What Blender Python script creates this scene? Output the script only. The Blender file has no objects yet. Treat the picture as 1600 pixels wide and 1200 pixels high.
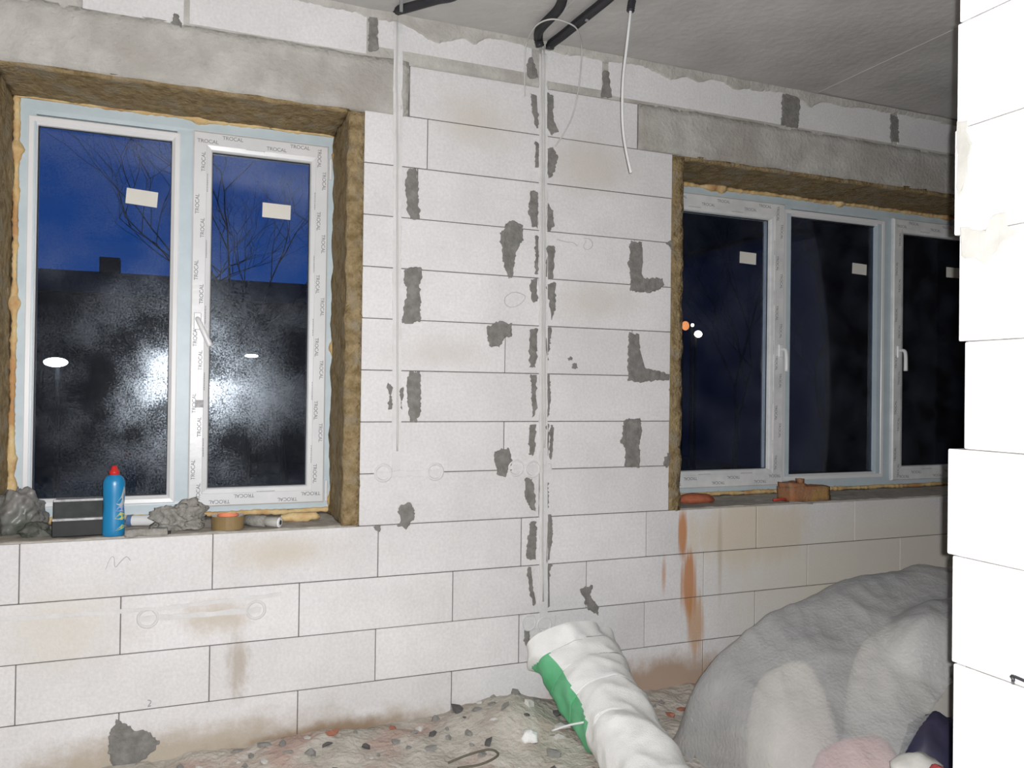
import bpy, bmesh, math, random
from mathutils import Vector, noise

random.seed(7)
scene = bpy.context.scene
C = scene.collection

# ------------------------------------------------------------------ camera, world, flash, exposure
FPX, YAW, PITCH, ROLL = 1255.02, 0.38391, 0.008054, 0.012973
CAM = Vector((0.0, -3.07488, 1.32822))
cy, sy, cp, sp = math.cos(YAW), math.sin(YAW), math.cos(PITCH), math.sin(PITCH)
FW = Vector((sy*cp, cy*cp, sp))
_r = Vector((cy, -sy, 0.0))
_u = _r.cross(FW)
RT = math.cos(ROLL)*_r + math.sin(ROLL)*_u
UP = -math.sin(ROLL)*_r + math.cos(ROLL)*_u
cam_data = bpy.data.cameras.new('camera')
cam = bpy.data.objects.new('camera', cam_data)
C.objects.link(cam)
cam_data.sensor_fit = 'HORIZONTAL'
cam_data.sensor_width = 36.0
cam_data.lens = FPX/1600.0*36.0
cam_data.clip_start = 0.02
cam_data.clip_end = 400
from mathutils import Matrix
M = Matrix.Identity(4)
for i in range(3):
    M[i][0], M[i][1], M[i][2], M[i][3] = RT[i], UP[i], -FW[i], CAM[i]
cam.matrix_world = M
scene.camera = cam

world = bpy.data.worlds.new('dusk_sky')
scene.world = world
world.use_nodes = True
wn, wl = world.node_tree.nodes, world.node_tree.links
wn.clear()
w_out = wn.new('ShaderNodeOutputWorld')
w_bg = wn.new('ShaderNodeBackground')
w_tc = wn.new('ShaderNodeTexCoord')
w_sep = wn.new('ShaderNodeSeparateXYZ')
w_ramp = wn.new('ShaderNodeValToRGB')
wl.new(w_tc.outputs['Generated'], w_sep.inputs[0])
wl.new(w_sep.outputs['Z'], w_ramp.inputs[0])
w_ramp.color_ramp.elements[0].position = 0.0
w_ramp.color_ramp.elements[0].color = (0.008, 0.058, 0.26, 1)
w_ramp.color_ramp.elements[1].position = 0.9
w_ramp.color_ramp.elements[1].color = (0.005, 0.028, 0.14, 1)
wl.new(w_ramp.outputs[0], w_bg.inputs['Color'])
w_bg.inputs['Strength'].default_value = 1.0
wl.new(w_bg.outputs[0], w_out.inputs['Surface'])

# the phone's flash, a little to the right of its lens
fl = bpy.data.lights.new('phone_flash', 'SPOT')
fl.energy = 325.0
fl.color = (0.985, 0.985, 1.0)
fl.shadow_soft_size = 0.006
fl.spot_size = math.radians(140)
fl.spot_blend = 0.45
flash = bpy.data.objects.new('phone_flash', fl)
C.objects.link(flash)
FM = M.copy()
fp = CAM + RT*0.020 + UP*0.006
for i in range(3): FM[i][3] = fp[i]
flash.matrix_world = FM

vs = scene.view_settings
vs.view_transform = 'Standard'
vs.look = 'None'
vs.exposure = 0.0
vs.gamma = 1.0
vs.use_curve_mapping = False

# ------------------------------------------------------------------ pixel rays to places (wall, sill, floor ...)
def ray(px, py):
    return FW + RT*((px-800)/FPX) + UP*((600-py)/FPX)
def on_y(px, py, y=0.0):
    d = ray(px, py); return CAM + d*((y-CAM.y)/d.y)
def on_x(px, py, x):
    d = ray(px, py); return CAM + d*((x-CAM.x)/d.x)
def on_z(px, py, z):
    d = ray(px, py); return CAM + d*((z-CAM.z)/d.z)

# ------------------------------------------------------------------ materials
MATS = {}
def new_mat(name):
    m = bpy.data.materials.new(name); m.use_nodes = True
    MATS[name] = m
    n = m.node_tree.nodes; n.clear()
    out = n.new('ShaderNodeOutputMaterial'); b = n.new('ShaderNodeBsdfPrincipled')
    m.node_tree.links.new(b.outputs[0], out.inputs['Surface'])
    return m, n, m.node_tree.links, b, out
def mat(name, c1, c2=None, rough=0.85, scale=8.0, detail=6, bump=0.0, bscale=60.0, spec=0.3, coord='Object', rand=0.0, lo=0.35, hi=0.65, stretch=None, c3=None, c3scale=3.0):
    m, n, l, b, out = new_mat(name)
    b.inputs['Roughness'].default_value = rough
    b.inputs['Specular IOR Level'].default_value = spec
    if coord == 'World':
        g = n.new('ShaderNodeNewGeometry'); src = g.outputs['Position']
    else:
        t = n.new('ShaderNodeTexCoord'); src = t.outputs['Object']
    if stretch:
        mp = n.new('ShaderNodeMapping'); mp.inputs['Scale'].default_value = stretch
        l.new(src, mp.inputs[0]); src = mp.outputs[0]
    if c2 is None: c2 = tuple(x*0.85 for x in c1)
    tex = n.new('ShaderNodeTexNoise'); tex.inputs['Scale'].default_value = scale; tex.inputs['Detail'].default_value = detail
    tex.inputs['Roughness'].default_value = 0.62
    l.new(src, tex.inputs['Vector'])
    r = n.new('ShaderNodeValToRGB'); l.new(tex.outputs[0], r.inputs[0])
    r.color_ramp.elements[0].position = lo; r.color_ramp.elements[0].color = (*c1, 1)
    r.color_ramp.elements[1].position = hi; r.color_ramp.elements[1].color = (*c2, 1)
    col = r.outputs[0]
    if c3:
        t3 = n.new('ShaderNodeTexNoise'); t3.inputs['Scale'].default_value = c3scale; t3.inputs['Detail'].default_value = 4
        l.new(src, t3.inputs['Vector'])
        mr = n.new('ShaderNodeMapRange'); mr.inputs[1].default_value = 0.52; mr.inputs[2].default_value = 0.66
        l.new(t3.outputs[0], mr.inputs[0])
        mx = n.new('ShaderNodeMixRGB'); l.new(mr.outputs[0], mx.inputs[0]); l.new(col, mx.inputs[1]); mx.inputs[2].default_value = (*c3, 1)
        col = mx.outputs[0]
    if rand:
        oi = n.new('ShaderNodeObjectInfo'); hs = n.new('ShaderNodeHueSaturation')
        mr = n.new('ShaderNodeMapRange'); mr.inputs[3].default_value = 1-rand; mr.inputs[4].default_value = 1+rand
        l.new(oi.outputs['Random'], mr.inputs[0]); l.new(mr.outputs[0], hs.inputs['Value']); l.new(col, hs.inputs['Color'])
        col = hs.outputs[0]
    l.new(col, b.inputs['Base Color'])
    if bump:
        bt = n.new('ShaderNodeTexNoise'); bt.inputs['Scale'].default_value = bscale; bt.inputs['Detail'].default_value = 5
        l.new(src, bt.inputs['Vector'])
        bp = n.new('ShaderNodeBump'); bp.inputs['Strength'].default_value = 1.0; bp.inputs['Distance'].default_value = bump
        l.new(bt.outputs[0], bp.inputs['Height']); l.new(bp.outputs[0], b.inputs['Normal'])
    return m

def block_material(name, stains):
    """aerated concrete: near-white, fine grain, own tone per block, plus stains that have a shape of their own"""
    m = mat(name, (0.735, 0.722, 0.718), (0.660, 0.645, 0.640), rough=0.95, scale=3.5, detail=10, bump=0.0012, bscale=140, spec=0.1, coord='World', rand=0.04)
    n, l = m.node_tree.nodes, m.node_tree.links
    b = next(x for x in n if x.type == 'BSDF_PRINCIPLED')
    col = b.inputs['Base Color'].links[0].from_socket
    g = n.new('ShaderNodeNewGeometry')
    # fine pores
    pt_ = n.new('ShaderNodeTexNoise'); pt_.inputs['Scale'].default_value = 90; pt_.inputs['Detail'].default_value = 3
    l.new(g.outputs['Position'], pt_.inputs['Vector'])
    pr = n.new('ShaderNodeMapRange'); pr.inputs[1].default_value = 0.3; pr.inputs[2].default_value = 0.7; pr.inputs[3].default_value = 0.93; pr.inputs[4].default_value = 1.05
    l.new(pt_.outputs[0], pr.inputs[0])
    vm = n.new('ShaderNodeVectorMath'); vm.operation = 'SCALE'; l.new(col, vm.inputs[0]); l.new(pr.outputs[0], vm.inputs['Scale'])
    col = vm.outputs[0]
    for (c, r, colour, amount, nscale, namt, edge) in stains:
        s = n.new('ShaderNodeVectorMath'); s.operation = 'SUBTRACT'; l.new(g.outputs['Position'], s.inputs[0]); s.inputs[1].default_value = c
        d = n.new('ShaderNodeVectorMath'); d.operation = 'DIVIDE'; l.new(s.outputs[0], d.inputs[0]); d.inputs[1].default_value = r
        ln = n.new('ShaderNodeVectorMath'); ln.operation = 'LENGTH'; l.new(d.outputs[0], ln.inputs[0])
        mp = n.new('ShaderNodeMapping'); mp.inputs['Scale'].default_value = nscale; l.new(g.outputs['Position'], mp.inputs[0])
        nt = n.new('ShaderNodeTexNoise'); nt.inputs['Scale'].default_value = 1.0; nt.inputs['Detail'].default_value = 5; nt.inputs['Roughness'].default_value = 0.65
        l.new(mp.outputs[0], nt.inputs['Vector'])
        mm = n.new('ShaderNodeMath'); mm.operation = 'MULTIPLY_ADD'; l.new(nt.outputs[0], mm.inputs[0]); mm.inputs[1].default_value = namt
        sb = n.new('ShaderNodeMath'); sb.operation = 'SUBTRACT'; l.new(ln.outputs['Value'], sb.inputs[0]); sb.inputs[1].default_value = namt*0.5
        l.new(sb.outputs[0], mm.inputs[2])
        mr = n.new('ShaderNodeMapRange'); mr.interpolation_type = 'SMOOTHSTEP'
        mr.inputs[1].default_value = 1.0; mr.inputs[2].default_value = 1.0-edge; mr.inputs[3].default_value = 0.0; mr.inputs[4].default_value = amount
        l.new(mm.outputs[0], mr.inputs[0])
        mx = n.new('ShaderNodeMixRGB'); l.new(mr.outputs[0], mx.inputs[0]); l.new(col, mx.inputs[1]); mx.inputs[2].default_value = (*colour, 1)
        col = mx.outputs[0]
    l.new(col, b.inputs['Base Color'])
    return m

RUST = (0.50, 0.20, 0.055)
DIRT = (0.36, 0.29, 0.21)
BEIGE = (0.66, 0.585, 0.47)
def wp(px, py): return tuple(on_y(px, py, 0.0))
STAINS = [
    ((3.3, 0, 0.42), (1.28, 1, 0.48), (0.71, 0.665, 0.575), 0.9, (2.2, 1, 1.2), 0.9, 0.7),
    ((2.45, 0, 0.68), (0.45, 1, 0.22), BEIGE, 0.9, (9, 1, 2.0), 1.1, 0.6),
    (wp(1067, 832), (0.030, 1, 0.15), RUST, 0.85, (70, 1, 1.6), 1.1, 0.5),
    (wp(1076, 915), (0.052, 1, 0.20), RUST, 0.85, (75, 1, 1.5), 1.2, 0.5),
    (wp(1086, 975), (0.06, 1, 0.19), (0.50, 0.26, 0.10), 0.7, (75, 1, 1.8), 1.4, 0.6),
    (wp(1037, 900), (0.016, 1, 0.12), RUST, 0.55, (30, 1, 4), 0.8, 0.8),
    (wp(1125, 860), (0.02, 1, 0.30), (0.40, 0.30, 0.2), 0.4, (30, 1, 4), 0.8, 0.8),
    ((1.95, 0, 0.02), (0.62, 1, 0.17), (0.40, 0.29, 0.215), 0.95, (7, 1, 6), 1.0, 0.6),
    ((0.05, 0, 0.0), (1.2, 1, 0.17), (0.40, 0.33, 0.24), 0.8, (5, 1, 7), 1.3, 0.7),
    ((0.5, 0, 0.015), (0.5, 1, 0.075), (0.27, 0.19, 0.12), 0.9, (8, 1, 8), 1.2, 0.7),
    (wp(372, 1040), (0.055, 1, 0.17), DIRT, 0.6, (22, 1, 9), 1.6, 0.8),
    (wp(340, 965), (0.16, 1, 0.09), (0.52, 0.45, 0.36), 0.7, (12, 1, 12), 1.4, 0.8),
    (wp(430, 865), (0.30, 1, 0.10), (0.58, 0.52, 0.43), 0.7, (6, 1, 8), 1.2, 0.9),
    (wp(100, 985), (0.30, 1, 0.20), (0.62, 0.58, 0.50), 0.6, (6, 1, 8), 1.4, 0.9),
    (wp(740, 190), (0.25, 1, 0.16), (0.60, 0.55, 0.49), 0.7, (6, 1, 5), 1.2, 0.9),
    (wp(930, 470), (0.28, 1, 0.13), (0.62, 0.58, 0.53), 0.7, (6, 1, 6), 1.2, 0.9),
    (wp(920, 260), (0.30, 1, 0.18), (0.60, 0.55, 0.50), 0.75, (6, 1, 5), 1.2, 0.9),
    (wp(690, 555), (0.28, 1, 0.10), (0.60, 0.56, 0.52), 0.6, (6, 1, 6), 1.2, 0.9),
]
BLOCK = block_material('aerated_concrete', STAINS)
BLOCK_PLAIN = block_material('aerated_concrete_clean', [])
MORTAR = mat('cement_mortar', (0.175, 0.17, 0.155), (0.26, 0.25, 0.235), rough=0.95, scale=30, bump=0.004, bscale=90, spec=0.1, coord='World')
JOINT = mat('joint_mortar', (0.13, 0.12, 0.11), (0.21, 0.20, 0.19), rough=0.95, scale=20, coord='World', spec=0.1)
LINTEL = mat('cast_concrete', (0.38, 0.365, 0.335), (0.53, 0.515, 0.475), rough=0.9, scale=7, detail=14, bump=0.006, bscale=60, spec=0.15, coord='World', c3=(0.36, 0.335, 0.30), c3scale=2.3)
CEIL = mat('ceiling_concrete', (0.43, 0.42, 0.405), (0.52, 0.51, 0.49), rough=0.9, scale=2.5, detail=10, bump=0.003, bscale=30, spec=0.15, coord='World', c3=(0.385, 0.375, 0.355), c3scale=1.6)
BROWN = mat('brown_reveal_coat', (0.185, 0.13, 0.062), (0.36, 0.275, 0.155), rough=0.95, scale=26, detail=12, bump=0.012, bscale=75, spec=0.1, coord='World', c3=(0.29, 0.24, 0.165), c3scale=11)
SILLM = mat('sill_mortar', (0.36, 0.33, 0.285), (0.50, 0.465, 0.41), rough=0.95, scale=22, detail=8, bump=0.005, bscale=60, spec=0.1, coord='World')
FOAM = mat('mounting_foam', (0.60, 0.40, 0.18), (0.72, 0.56, 0.30), rough=0.8, scale=20, bump=0.004, bscale=80, coord='World', c3=(0.50, 0.28, 0.12), c3scale=8)
PVC = mat('white_plastic', (0.80, 0.80, 0.80), (0.75, 0.75, 0.75), rough=0.28, scale=2, spec=0.5)
FILM = mat('white_printed_film', (0.74, 0.74, 0.74), (0.68, 0.685, 0.69), rough=0.33, scale=5, spec=0.5, bump=0.0006, bscale=50)
BLUEFILM = mat('pale_blue_film', (0.55, 0.635, 0.67), (0.49, 0.575, 0.615), rough=0.4, scale=9, spec=0.4, bump=0.0006, bscale=40, coord='World')
DUSTFILM = mat('dusty_printed_film', (0.80, 0.80, 0.79), (0.64, 0.65, 0.65), rough=0.4, scale=9, detail=8, spec=0.4, coord='World')
GASKET = mat('black_gasket', (0.015, 0.015, 0.017), rough=0.6)
INK = mat('grey_print', (0.20, 0.20, 0.21), rough=0.7)
PAPER = mat('paper_label', (0.72, 0.70, 0.63), (0.68, 0.66, 0.60), rough=0.85, scale=10)
PLASTER = mat('white_plaster', (0.70, 0.69, 0.685), (0.63, 0.62, 0.61), rough=0.95, scale=18, detail=8, bump=0.0025, bscale=90, spec=0.1, coord='World')
CONDUIT = mat('black_corrugated_plastic', (0.022, 0.022, 0.026), (0.03, 0.03, 0.034), rough=0.45, spec=0.5)
CABLE = mat('white_cable_sheath', (0.74, 0.74, 0.73), rough=0.5)
WIRE = mat('grey_white_wire', (0.62, 0.61, 0.58), rough=0.5)
GREYDUST = mat('dusty_grey', (0.24, 0.23, 0.205), (0.36, 0.345, 0.315), rough=0.95, scale=40, bump=0.004, bscale=150)

def glass_mat():
    m = bpy.data.materials.new('dusty_window_glass'); m.use_nodes = True
    n, l = m.node_tree.nodes, m.node_tree.links; n.clear()
    out = n.new('ShaderNodeOutputMaterial')
    tr = n.new('ShaderNodeBsdfTransparent'); tr.inputs[0].default_value = (0.86, 0.90, 0.92, 1)
    gl = n.new('ShaderNodeBsdfGlossy'); gl.inputs['Roughness'].default_value = 0.02; gl.inputs[0].default_value = (1, 1, 1, 1)
    g2 = n.new('ShaderNodeBsdfGlossy'); g2.inputs['Roughness'].default_value = 0.19; g2.inputs[0].default_value = (0.85, 0.92, 1, 1)
    df = n.new('ShaderNodeBsdfDiffuse'); df.inputs[0].default_value = (0.30, 0.34, 0.42, 1)
    fr = n.new('ShaderNodeFresnel'); fr.inputs[0].default_value = 1.45
    m1 = n.new('ShaderNodeMixShader'); l.new(fr.outputs[0], m1.inputs[0]); l.new(tr.outputs[0], m1.inputs[1]); l.new(gl.outputs[0], m1.inputs[2])
    # film of dust: specks and smears that scatter light
    g = n.new('ShaderNodeNewGeometry')
    t1 = n.new('ShaderNodeTexNoise'); t1.inputs['Scale'].default_value = 170; t1.inputs['Detail'].default_value = 4; l.new(g.outputs['Position'], t1.inputs['Vector'])
    t2 = n.new('ShaderNodeTexNoise'); t2.inputs['Scale'].default_value = 5; t2.inputs['Detail'].default_value = 6; l.new(g.outputs['Position'], t2.inputs['Vector'])
    mu = n.new('ShaderNodeMath'); mu.operation = 'MULTIPLY'; l.new(t1.outputs[0], mu.inputs[0]); l.new(t2.outputs[0], mu.inputs[1])
    mr = n.new('ShaderNodeMapRange'); mr.inputs[1].default_value = 0.20; mr.inputs[2].default_value = 0.42; mr.inputs[3].default_value = 0.004; mr.inputs[4].default_value = 0.11
    l.new(mu.outputs[0], mr.inputs[0])
    m2 = n.new('ShaderNodeMixShader'); m2.inputs[0].default_value = 0.55; l.new(df.outputs[0], m2.inputs[1]); l.new(g2.outputs[0], m2.inputs[2])
    m3 = n.new('ShaderNodeMixShader'); l.new(mr.outputs[0], m3.inputs[0]); l.new(m1.outputs[0], m3.inputs[1]); l.new(m2.outputs[0], m3.inputs[2])
    l.new(m3.outputs[0], out.inputs['Surface'])
    return m
GLASS = glass_mat()

def emit_mat(name, col, strength):
    m, n, l, b, out = new_mat(name)
    b.inputs['Base Color'].default_value = (*col, 1)
    b.inputs['Emission Color'].default_value = (*col, 1)
    b.inputs['Emission Strength'].default_value = strength
    return m

# ------------------------------------------------------------------ helpers
def link(name, me, m, parent=None):
    o = bpy.data.objects.new(name, me); C.objects.link(o)
    if m is not None and len(me.materials) == 0: me.materials.append(m)
    if parent is not None: o.parent = parent
    return o
def obj(name, bm, m, parent=None, smooth=False):
    me = bpy.data.meshes.new(name)
    bmesh.ops.recalc_face_normals(bm, faces=bm.faces[:])
    bm.to_mesh(me); bm.free()
    if smooth:
        for p in me.polygons: p.use_smooth = True
    return link(name, me, m, parent)
def tag(o, label=None, cat=None, group=None, kind=None):
    if label: o['label'] = label
    if cat: o['category'] = cat
    if group: o['group'] = group
    if kind: o['kind'] = kind
    return o
def empty(name, loc=(0, 0, 0), parent=None):
    o = bpy.data.objects.new(name, None); C.objects.link(o); o.location = loc; o.empty_display_size = 0.1
    if parent: o.parent = parent
    return o
def box(bm, x0, x1, y0, y1, z0, z1, bev=0.0):
    vsx = [bm.verts.new((x, y, z)) for x in (x0, x1) for y in (y0, y1) for z in (z0, z1)]
    f = [(0, 1, 3, 2), (4, 6, 7, 5), (0, 4, 5, 1), (2, 3, 7, 6), (0, 2, 6, 4), (1, 5, 7, 3)]
    fs = [bm.faces.new([vsx[i] for i in q]) for q in f]
    if bev:
        es = list({e for q in fs for e in q.edges})
        bmesh.ops.bevel(bm, geom=es, offset=bev, segments=1, affect='EDGES')
def boxobj(name, x0, x1, y0, y1, z0, z1, m, parent=None, bev=0.0):
    bm = bmesh.new(); box(bm, x0, x1, y0, y1, z0, z1, bev); return obj(name, bm, m, parent)
def tube(bm, pts, rad, seg=8, caps=True, rad_fn=None):
    pts = [Vector(p) for p in pts]
    rings = []
    prev = None
    for i, p in enumerate(pts):
        t = (pts[min(i+1, len(pts)-1)] - pts[max(i-1, 0)]).normalized()
        if prev is None:
            a = t.orthogonal().normalized()
        else:
            a = (prev - t*prev.dot(t)).normalized()
        prev = a
        b_ = t.cross(a)
        r = rad_fn(i/(len(pts)-1), i) if rad_fn else rad
        rings.append([bm.verts.new(p + (a*math.cos(2*math.pi*k/seg) + b_*math.sin(2*math.pi*k/seg))*r) for k in range(seg)])
    for a, b_ in zip(rings[:-1], rings[1:]):
        for k in range(seg):
            bm.faces.new([a[k], a[(k+1) % seg], b_[(k+1) % seg], b_[k]])
    if caps:
        bm.faces.new(rings[0]); bm.faces.new(rings[-1][::-1])
def spline(pts, n=8):
    pts = [Vector(p) for p in pts]; out = []
    P_ = [pts[0]*2-pts[1]] + pts + [pts[-1]*2-pts[-2]]
    for i in range(1, len(P_)-2):
        a, b_, c, d = P_[i-1:i+3]
        for k in range(n):
            t = k/n
            out.append(0.5*((2*b_) + (c-a)*t + (2*a-5*b_+4*c-d)*t*t + (3*b_-a-3*c+d)*t**3))
    out.append(pts[-1]); return out
def lathe(bm, prof, seg=24, cx=0, cyy=0):
    rings = [[bm.verts.new((cx+r*math.cos(2*math.pi*k/seg), cyy+r*math.sin(2*math.pi*k/seg), z)) for k in range(seg)] for r, z in prof]
    for a, b_ in zip(rings[:-1], rings[1:]):
        for k in range(seg): bm.faces.new([a[k], a[(k+1) % seg], b_[(k+1) % seg], b_[k]])
    bm.faces.new(rings[0][::-1]); bm.faces.new(rings[-1])
def ring_frame(bm, x0, x1, z0, z1, prof):
    """mitred rectangular frame: prof is a closed section of (inset, y)"""
    loops = []
    for ins, y in prof:
        loops.append([bm.verts.new(c) for c in ((x0+ins, y, z0+ins), (x1-ins, y, z0+ins), (x1-ins, y, z1-ins), (x0+ins, y, z1-ins))])
    n_ = len(loops)
    for i in range(n_):
        a, b_ = loops[i], loops[(i+1) % n_]
        for k in range(4): bm.faces.new([a[k], a[(k+1) % 4], b_[(k+1) % 4], b_[k]])
def fbm(v, s=1.0, o=4):
    return noise.fractal(Vector(v)*s, 1.0, 2.0, o)
def lump(name, size, seed, m, parent=None, rough=0.35, sub=2, scale=2.2, flat=False):
    bm = bmesh.new(); bmesh.ops.create_icosphere(bm, subdivisions=sub, radius=0.5)
    off = Vector((seed*3.1, seed*1.7, seed*5.3))
    for v in bm.verts:
        k = 1 + rough*noise.noise(v.co*scale + off) + rough*0.4*noise.noise(v.co*scale*3 + off)
        c = v.co*k
        v.co = Vector((c.x*size[0], c.y*size[1], max(-0.36, c.z)*size[2]))
    zmin = min(v.co.z for v in bm.verts)
    for v in bm.verts: v.co.z -= zmin
    return obj(name, bm, m, parent, smooth=not flat)

def ragged(pts, seed, amp, step):
    out = []
    n_ = len(pts)
    for i in range(n_):
        a, b_ = Vector(pts[i]), Vector(pts[(i+1) % n_])
        L = (b_-a).length; k = max(1, int(L/step))
        t = (b_-a)/max(L, 1e-6); nrm = Vector((-t.y, t.x))
        for j in range(k):
            p = a + (b_-a)*(j/k)
            out.append(p + nrm*amp*noise.noise(Vector((p.x*55+seed*7.7, p.y*55, seed*3.3)))*1.1 + nrm*amp*0.8*noise.noise(Vector((p.x*160+seed*3.7, p.y*160, seed))))
    return out
def slab_poly(name, pts2, m, parent, to3, inward, thick=0.004, seed=0, amp=0.006, step=0.006):
    """irregular patch: ragged outline, bevelled rim, slightly uneven face"""
    bm = bmesh.new()
    pts = ragged(pts2, seed, amp, step)
    n_ = len(pts)
    c = sum(pts, Vector((0, 0)))/n_
    inw = Vector(inward)
    base = [bm.verts.new(to3(p) - inw*0.003) for p in pts]
    rim = [bm.verts.new(to3(p) + inw*thick*0.6) for p in pts]
    ins = []
    for p in pts:
        d = (c-p); k = min(0.004, d.length*0.3)
        q = p + d.normalized()*k if d.length > 1e-6 else p
        ins.append(bm.verts.new(to3(q) + inw*thick*(1.0 + 0.5*noise.noise(Vector((p.x*40, p.y*40, seed))))))
    for A, B in ((base, rim), (rim, ins)):
        for k in range(n_): bm.faces.new([A[k], A[(k+1) % n_], B[(k+1) % n_], B[k]])
    f = bm.faces.new(ins); bmesh.ops.triangulate(bm, faces=[f])
    return obj(name, bm, m, parent)
PN = [0]
WALL_TO3 = lambda p: Vector((p.x, 0.0, p.y))
def wall_patch(px, m=None, name='mortar_patch', thick=0.004, amp=0.008, parent=None):
    PN[0] += 1
    pts = []
    for q in px:
        w = on_y(q[0], q[1], 0.0); pts.append(Vector((w.x, w.z)))
    return slab_poly(name, pts, m or MORTAR, parent or wall_back, WALL_TO3, (0, -1, 0), thick, PN[0], amp)

# ------------------------------------------------------------------ the window wall: every block an object
wall_back = tag(empty('wall_back'), 'white aerated block wall with two window openings', kind='structure')
WX0, WX1, THK, ZC = -2.4, 5.4, 0.40, 2.79
O1 = (-0.655, 0.616); O2 = (2.007, 4.56); OZ = (0.80, 2.40)
BX = {}
def block(x0, x1, z0, z1, parent, m, y0=0.0, y1=THK, gap=0.0017, axis='x'):
    """one block, its own bevelled box; alike blocks share a mesh"""
    w, h = round(x1-x0-2*gap, 4), round(z1-z0-2*gap, 4)
    key = (w, h, round(y1-y0, 3), axis, m.name)
    if key not in BX:
        bm = bmesh.new()
        if axis == 'x': box(bm, -w/2, w/2, 0, y1-y0, -h/2, h/2, 0.0015)
        else: box(bm, 0, y1-y0, -w/2, w/2, -h/2, h/2, 0.002)
        me = bpy.data.meshes.new('block'); bmesh.ops.recalc_face_normals(bm, faces=bm.faces[:]); bm.to_mesh(me); bm.free()
        me.materials.append(m); BX[key] = me
    o = bpy.data.objects.new('block', BX[key]); C.objects.link(o); o.parent = parent
    if axis == 'x': o.location = ((x0+x1)/2, y0 + random.uniform(-0.0012, 0.0012), (z0+z1)/2)
    else: o.location = (y0 + random.uniform(-0.0012, 0.0012), (x0+x1)/2, (z0+z1)/2)
    return o
BOND = [-0.202, -0.512, -0.202, -0.507]           # joints of the courses under the windows
PIER = {4: [1.372], 5: [1.21, 1.785], 6: [0.832, 1.376], 7: [1.21, 1.81], 8: [0.835, 1.376], 9: [1.235, 1.815], 10: [0.83, 1.376], 11: [0.868, 1.376]}
def row(xa, xb, joints, z0, z1):
    js = [xa] + [j for j in sorted(joints) if xa+0.03 < j < xb-0.03] + [xb]
    for a, b_ in zip(js[:-1], js[1:]): block(a, b_, z0, z1, wall_back, BLOCK)
for c in range(13):
    z0, z1 = 0.2*c, 0.2*c+0.2
    off = BOND[c] if c < 4 else BOND[2 + c % 2]
    joints = [off + 0.6*i for i in range(-6, 12)]
    if c < 4:
        row(WX0, WX1, joints, z0, z1)
    elif c < 12:
        row(WX0, O1[0], joints, z0, z1)
        row(O1[1], O2[0], PIER[c], z0, z1)
        row(O2[1], WX1, joints, z0, z1)
    else:
        row(WX0, -1.0, joints, z0, z1)
        row(0.792, 1.825, [1.37], z0, z1)
        row(4.85, WX1, joints, z0, z1)
# top course, cut to fit under the slab
for a, b_, zz in ((-2.4, -1.75, 2.603), (-1.745, -1.0, 2.603), (-0.352, -0.03, 2.606), (-0.015, 0.622, 2.616), (0.662, 1.315, 2.652), (1.355, 1.648, 2.632), (1.675, 2.625, 2.615), (2.695, 3.315, 2.615), (3.355, 3.96, 2.615), (3.98, 4.6, 2.615), (4.62, 5.4, 2.605)):
    block(a, b_, zz, 2.786, wall_back, BLOCK)
# mortar that the blocks are bedded in, set back in the joints
bm = bmesh.new()
for q in ((WX0, WX1, 0, 0.797), (WX0, O1[0]-0.003, 0.797, 2.40), (O1[1]+0.003, O2[0]-0.003, 0.797, 2.40), (O2[1]+0.003, WX1, 0.797, 2.40), (WX0, -1.0, 2.4, 2.79), (0.79, 1.83, 2.4, 2.6), (4.85, WX1, 2.4, 2.79)):
    box(bm, q[0], q[1], 0.004, THK-0.01, q[2], q[3])
obj('joint_mortar', bm, JOINT, wall_back)
# lintels and bedding mortar, cast rough
def rough_slab(name, x0, x1, y0, y1, z0, z1, m, parent, amp=0.004, step=0.03, sc=9.0, seed=0.0, cuts=None):
    bm = bmesh.new()
    nx, ny, nz = [max(1, int(round(d/step))) for d in (x1-x0, y1-y0, z1-z0)]
    nx, ny, nz = min(nx, 120), min(ny, 40), min(nz, 80)
    cache = {}
    def V(i, j, k):
        if (i, j, k) not in cache:
            p = Vector((x0+(x1-x0)*i/nx, y0+(y1-y0)*j/ny, z0+(z1-z0)*k/nz))
            q = p*sc + Vector((seed, seed, seed))
            n_ = Vector((noise.noise(q), noise.noise(q+Vector((7.1, 0, 0))), noise.noise(q+Vector((0, 9.3, 0)))))*amp*1.6
            cache[(i, j, k)] = bm.verts.new(p+n_)
        return cache[(i, j, k)]
    for i in range(nx):
        for j in range(ny):
            bm.faces.new([V(i, j, 0), V(i, j+1, 0), V(i+1, j+1, 0), V(i+1, j, 0)]); bm.faces.new([V(i, j, nz), V(i+1, j, nz), V(i+1, j+1, nz), V(i, j+1, nz)])
        for k in range(nz):
            bm.faces.new([V(i, 0, k), V(i+1, 0, k), V(i+1, 0, k+1), V(i, 0, k+1)]); bm.faces.new([V(i, ny, k), V(i, ny, k+1), V(i+1, ny, k+1), V(i+1, ny, k)])
    for j in range(ny):
        for k in range(nz):
            bm.faces.new([V(0, j, k), V(0, j, k+1), V(0, j+1, k+1), V(0, j+1, k)]); bm.faces.new([V(nx, j, k), V(nx, j+1, k), V(nx, j+1, k+1), V(nx, j, k+1)])
    return obj(name, bm, m, parent, smooth=True)
rough_slab('lintel', -1.0, 0.789, 0.0, THK, 2.396, 2.612, LINTEL, wall_back, 0.004, 0.03, 10, 1.0)
rough_slab('lintel', 1.829, 4.85, 0.002, THK, 2.402, 2.606, LINTEL, wall_back, 0.004, 0.03, 10, 5.0)
rough_slab('concrete_infill', -1.0, -0.355, 0.0, THK, 2.598, 2.79, LINTEL, wall_back, 0.004, 0.03, 10, 9.0)
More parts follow.
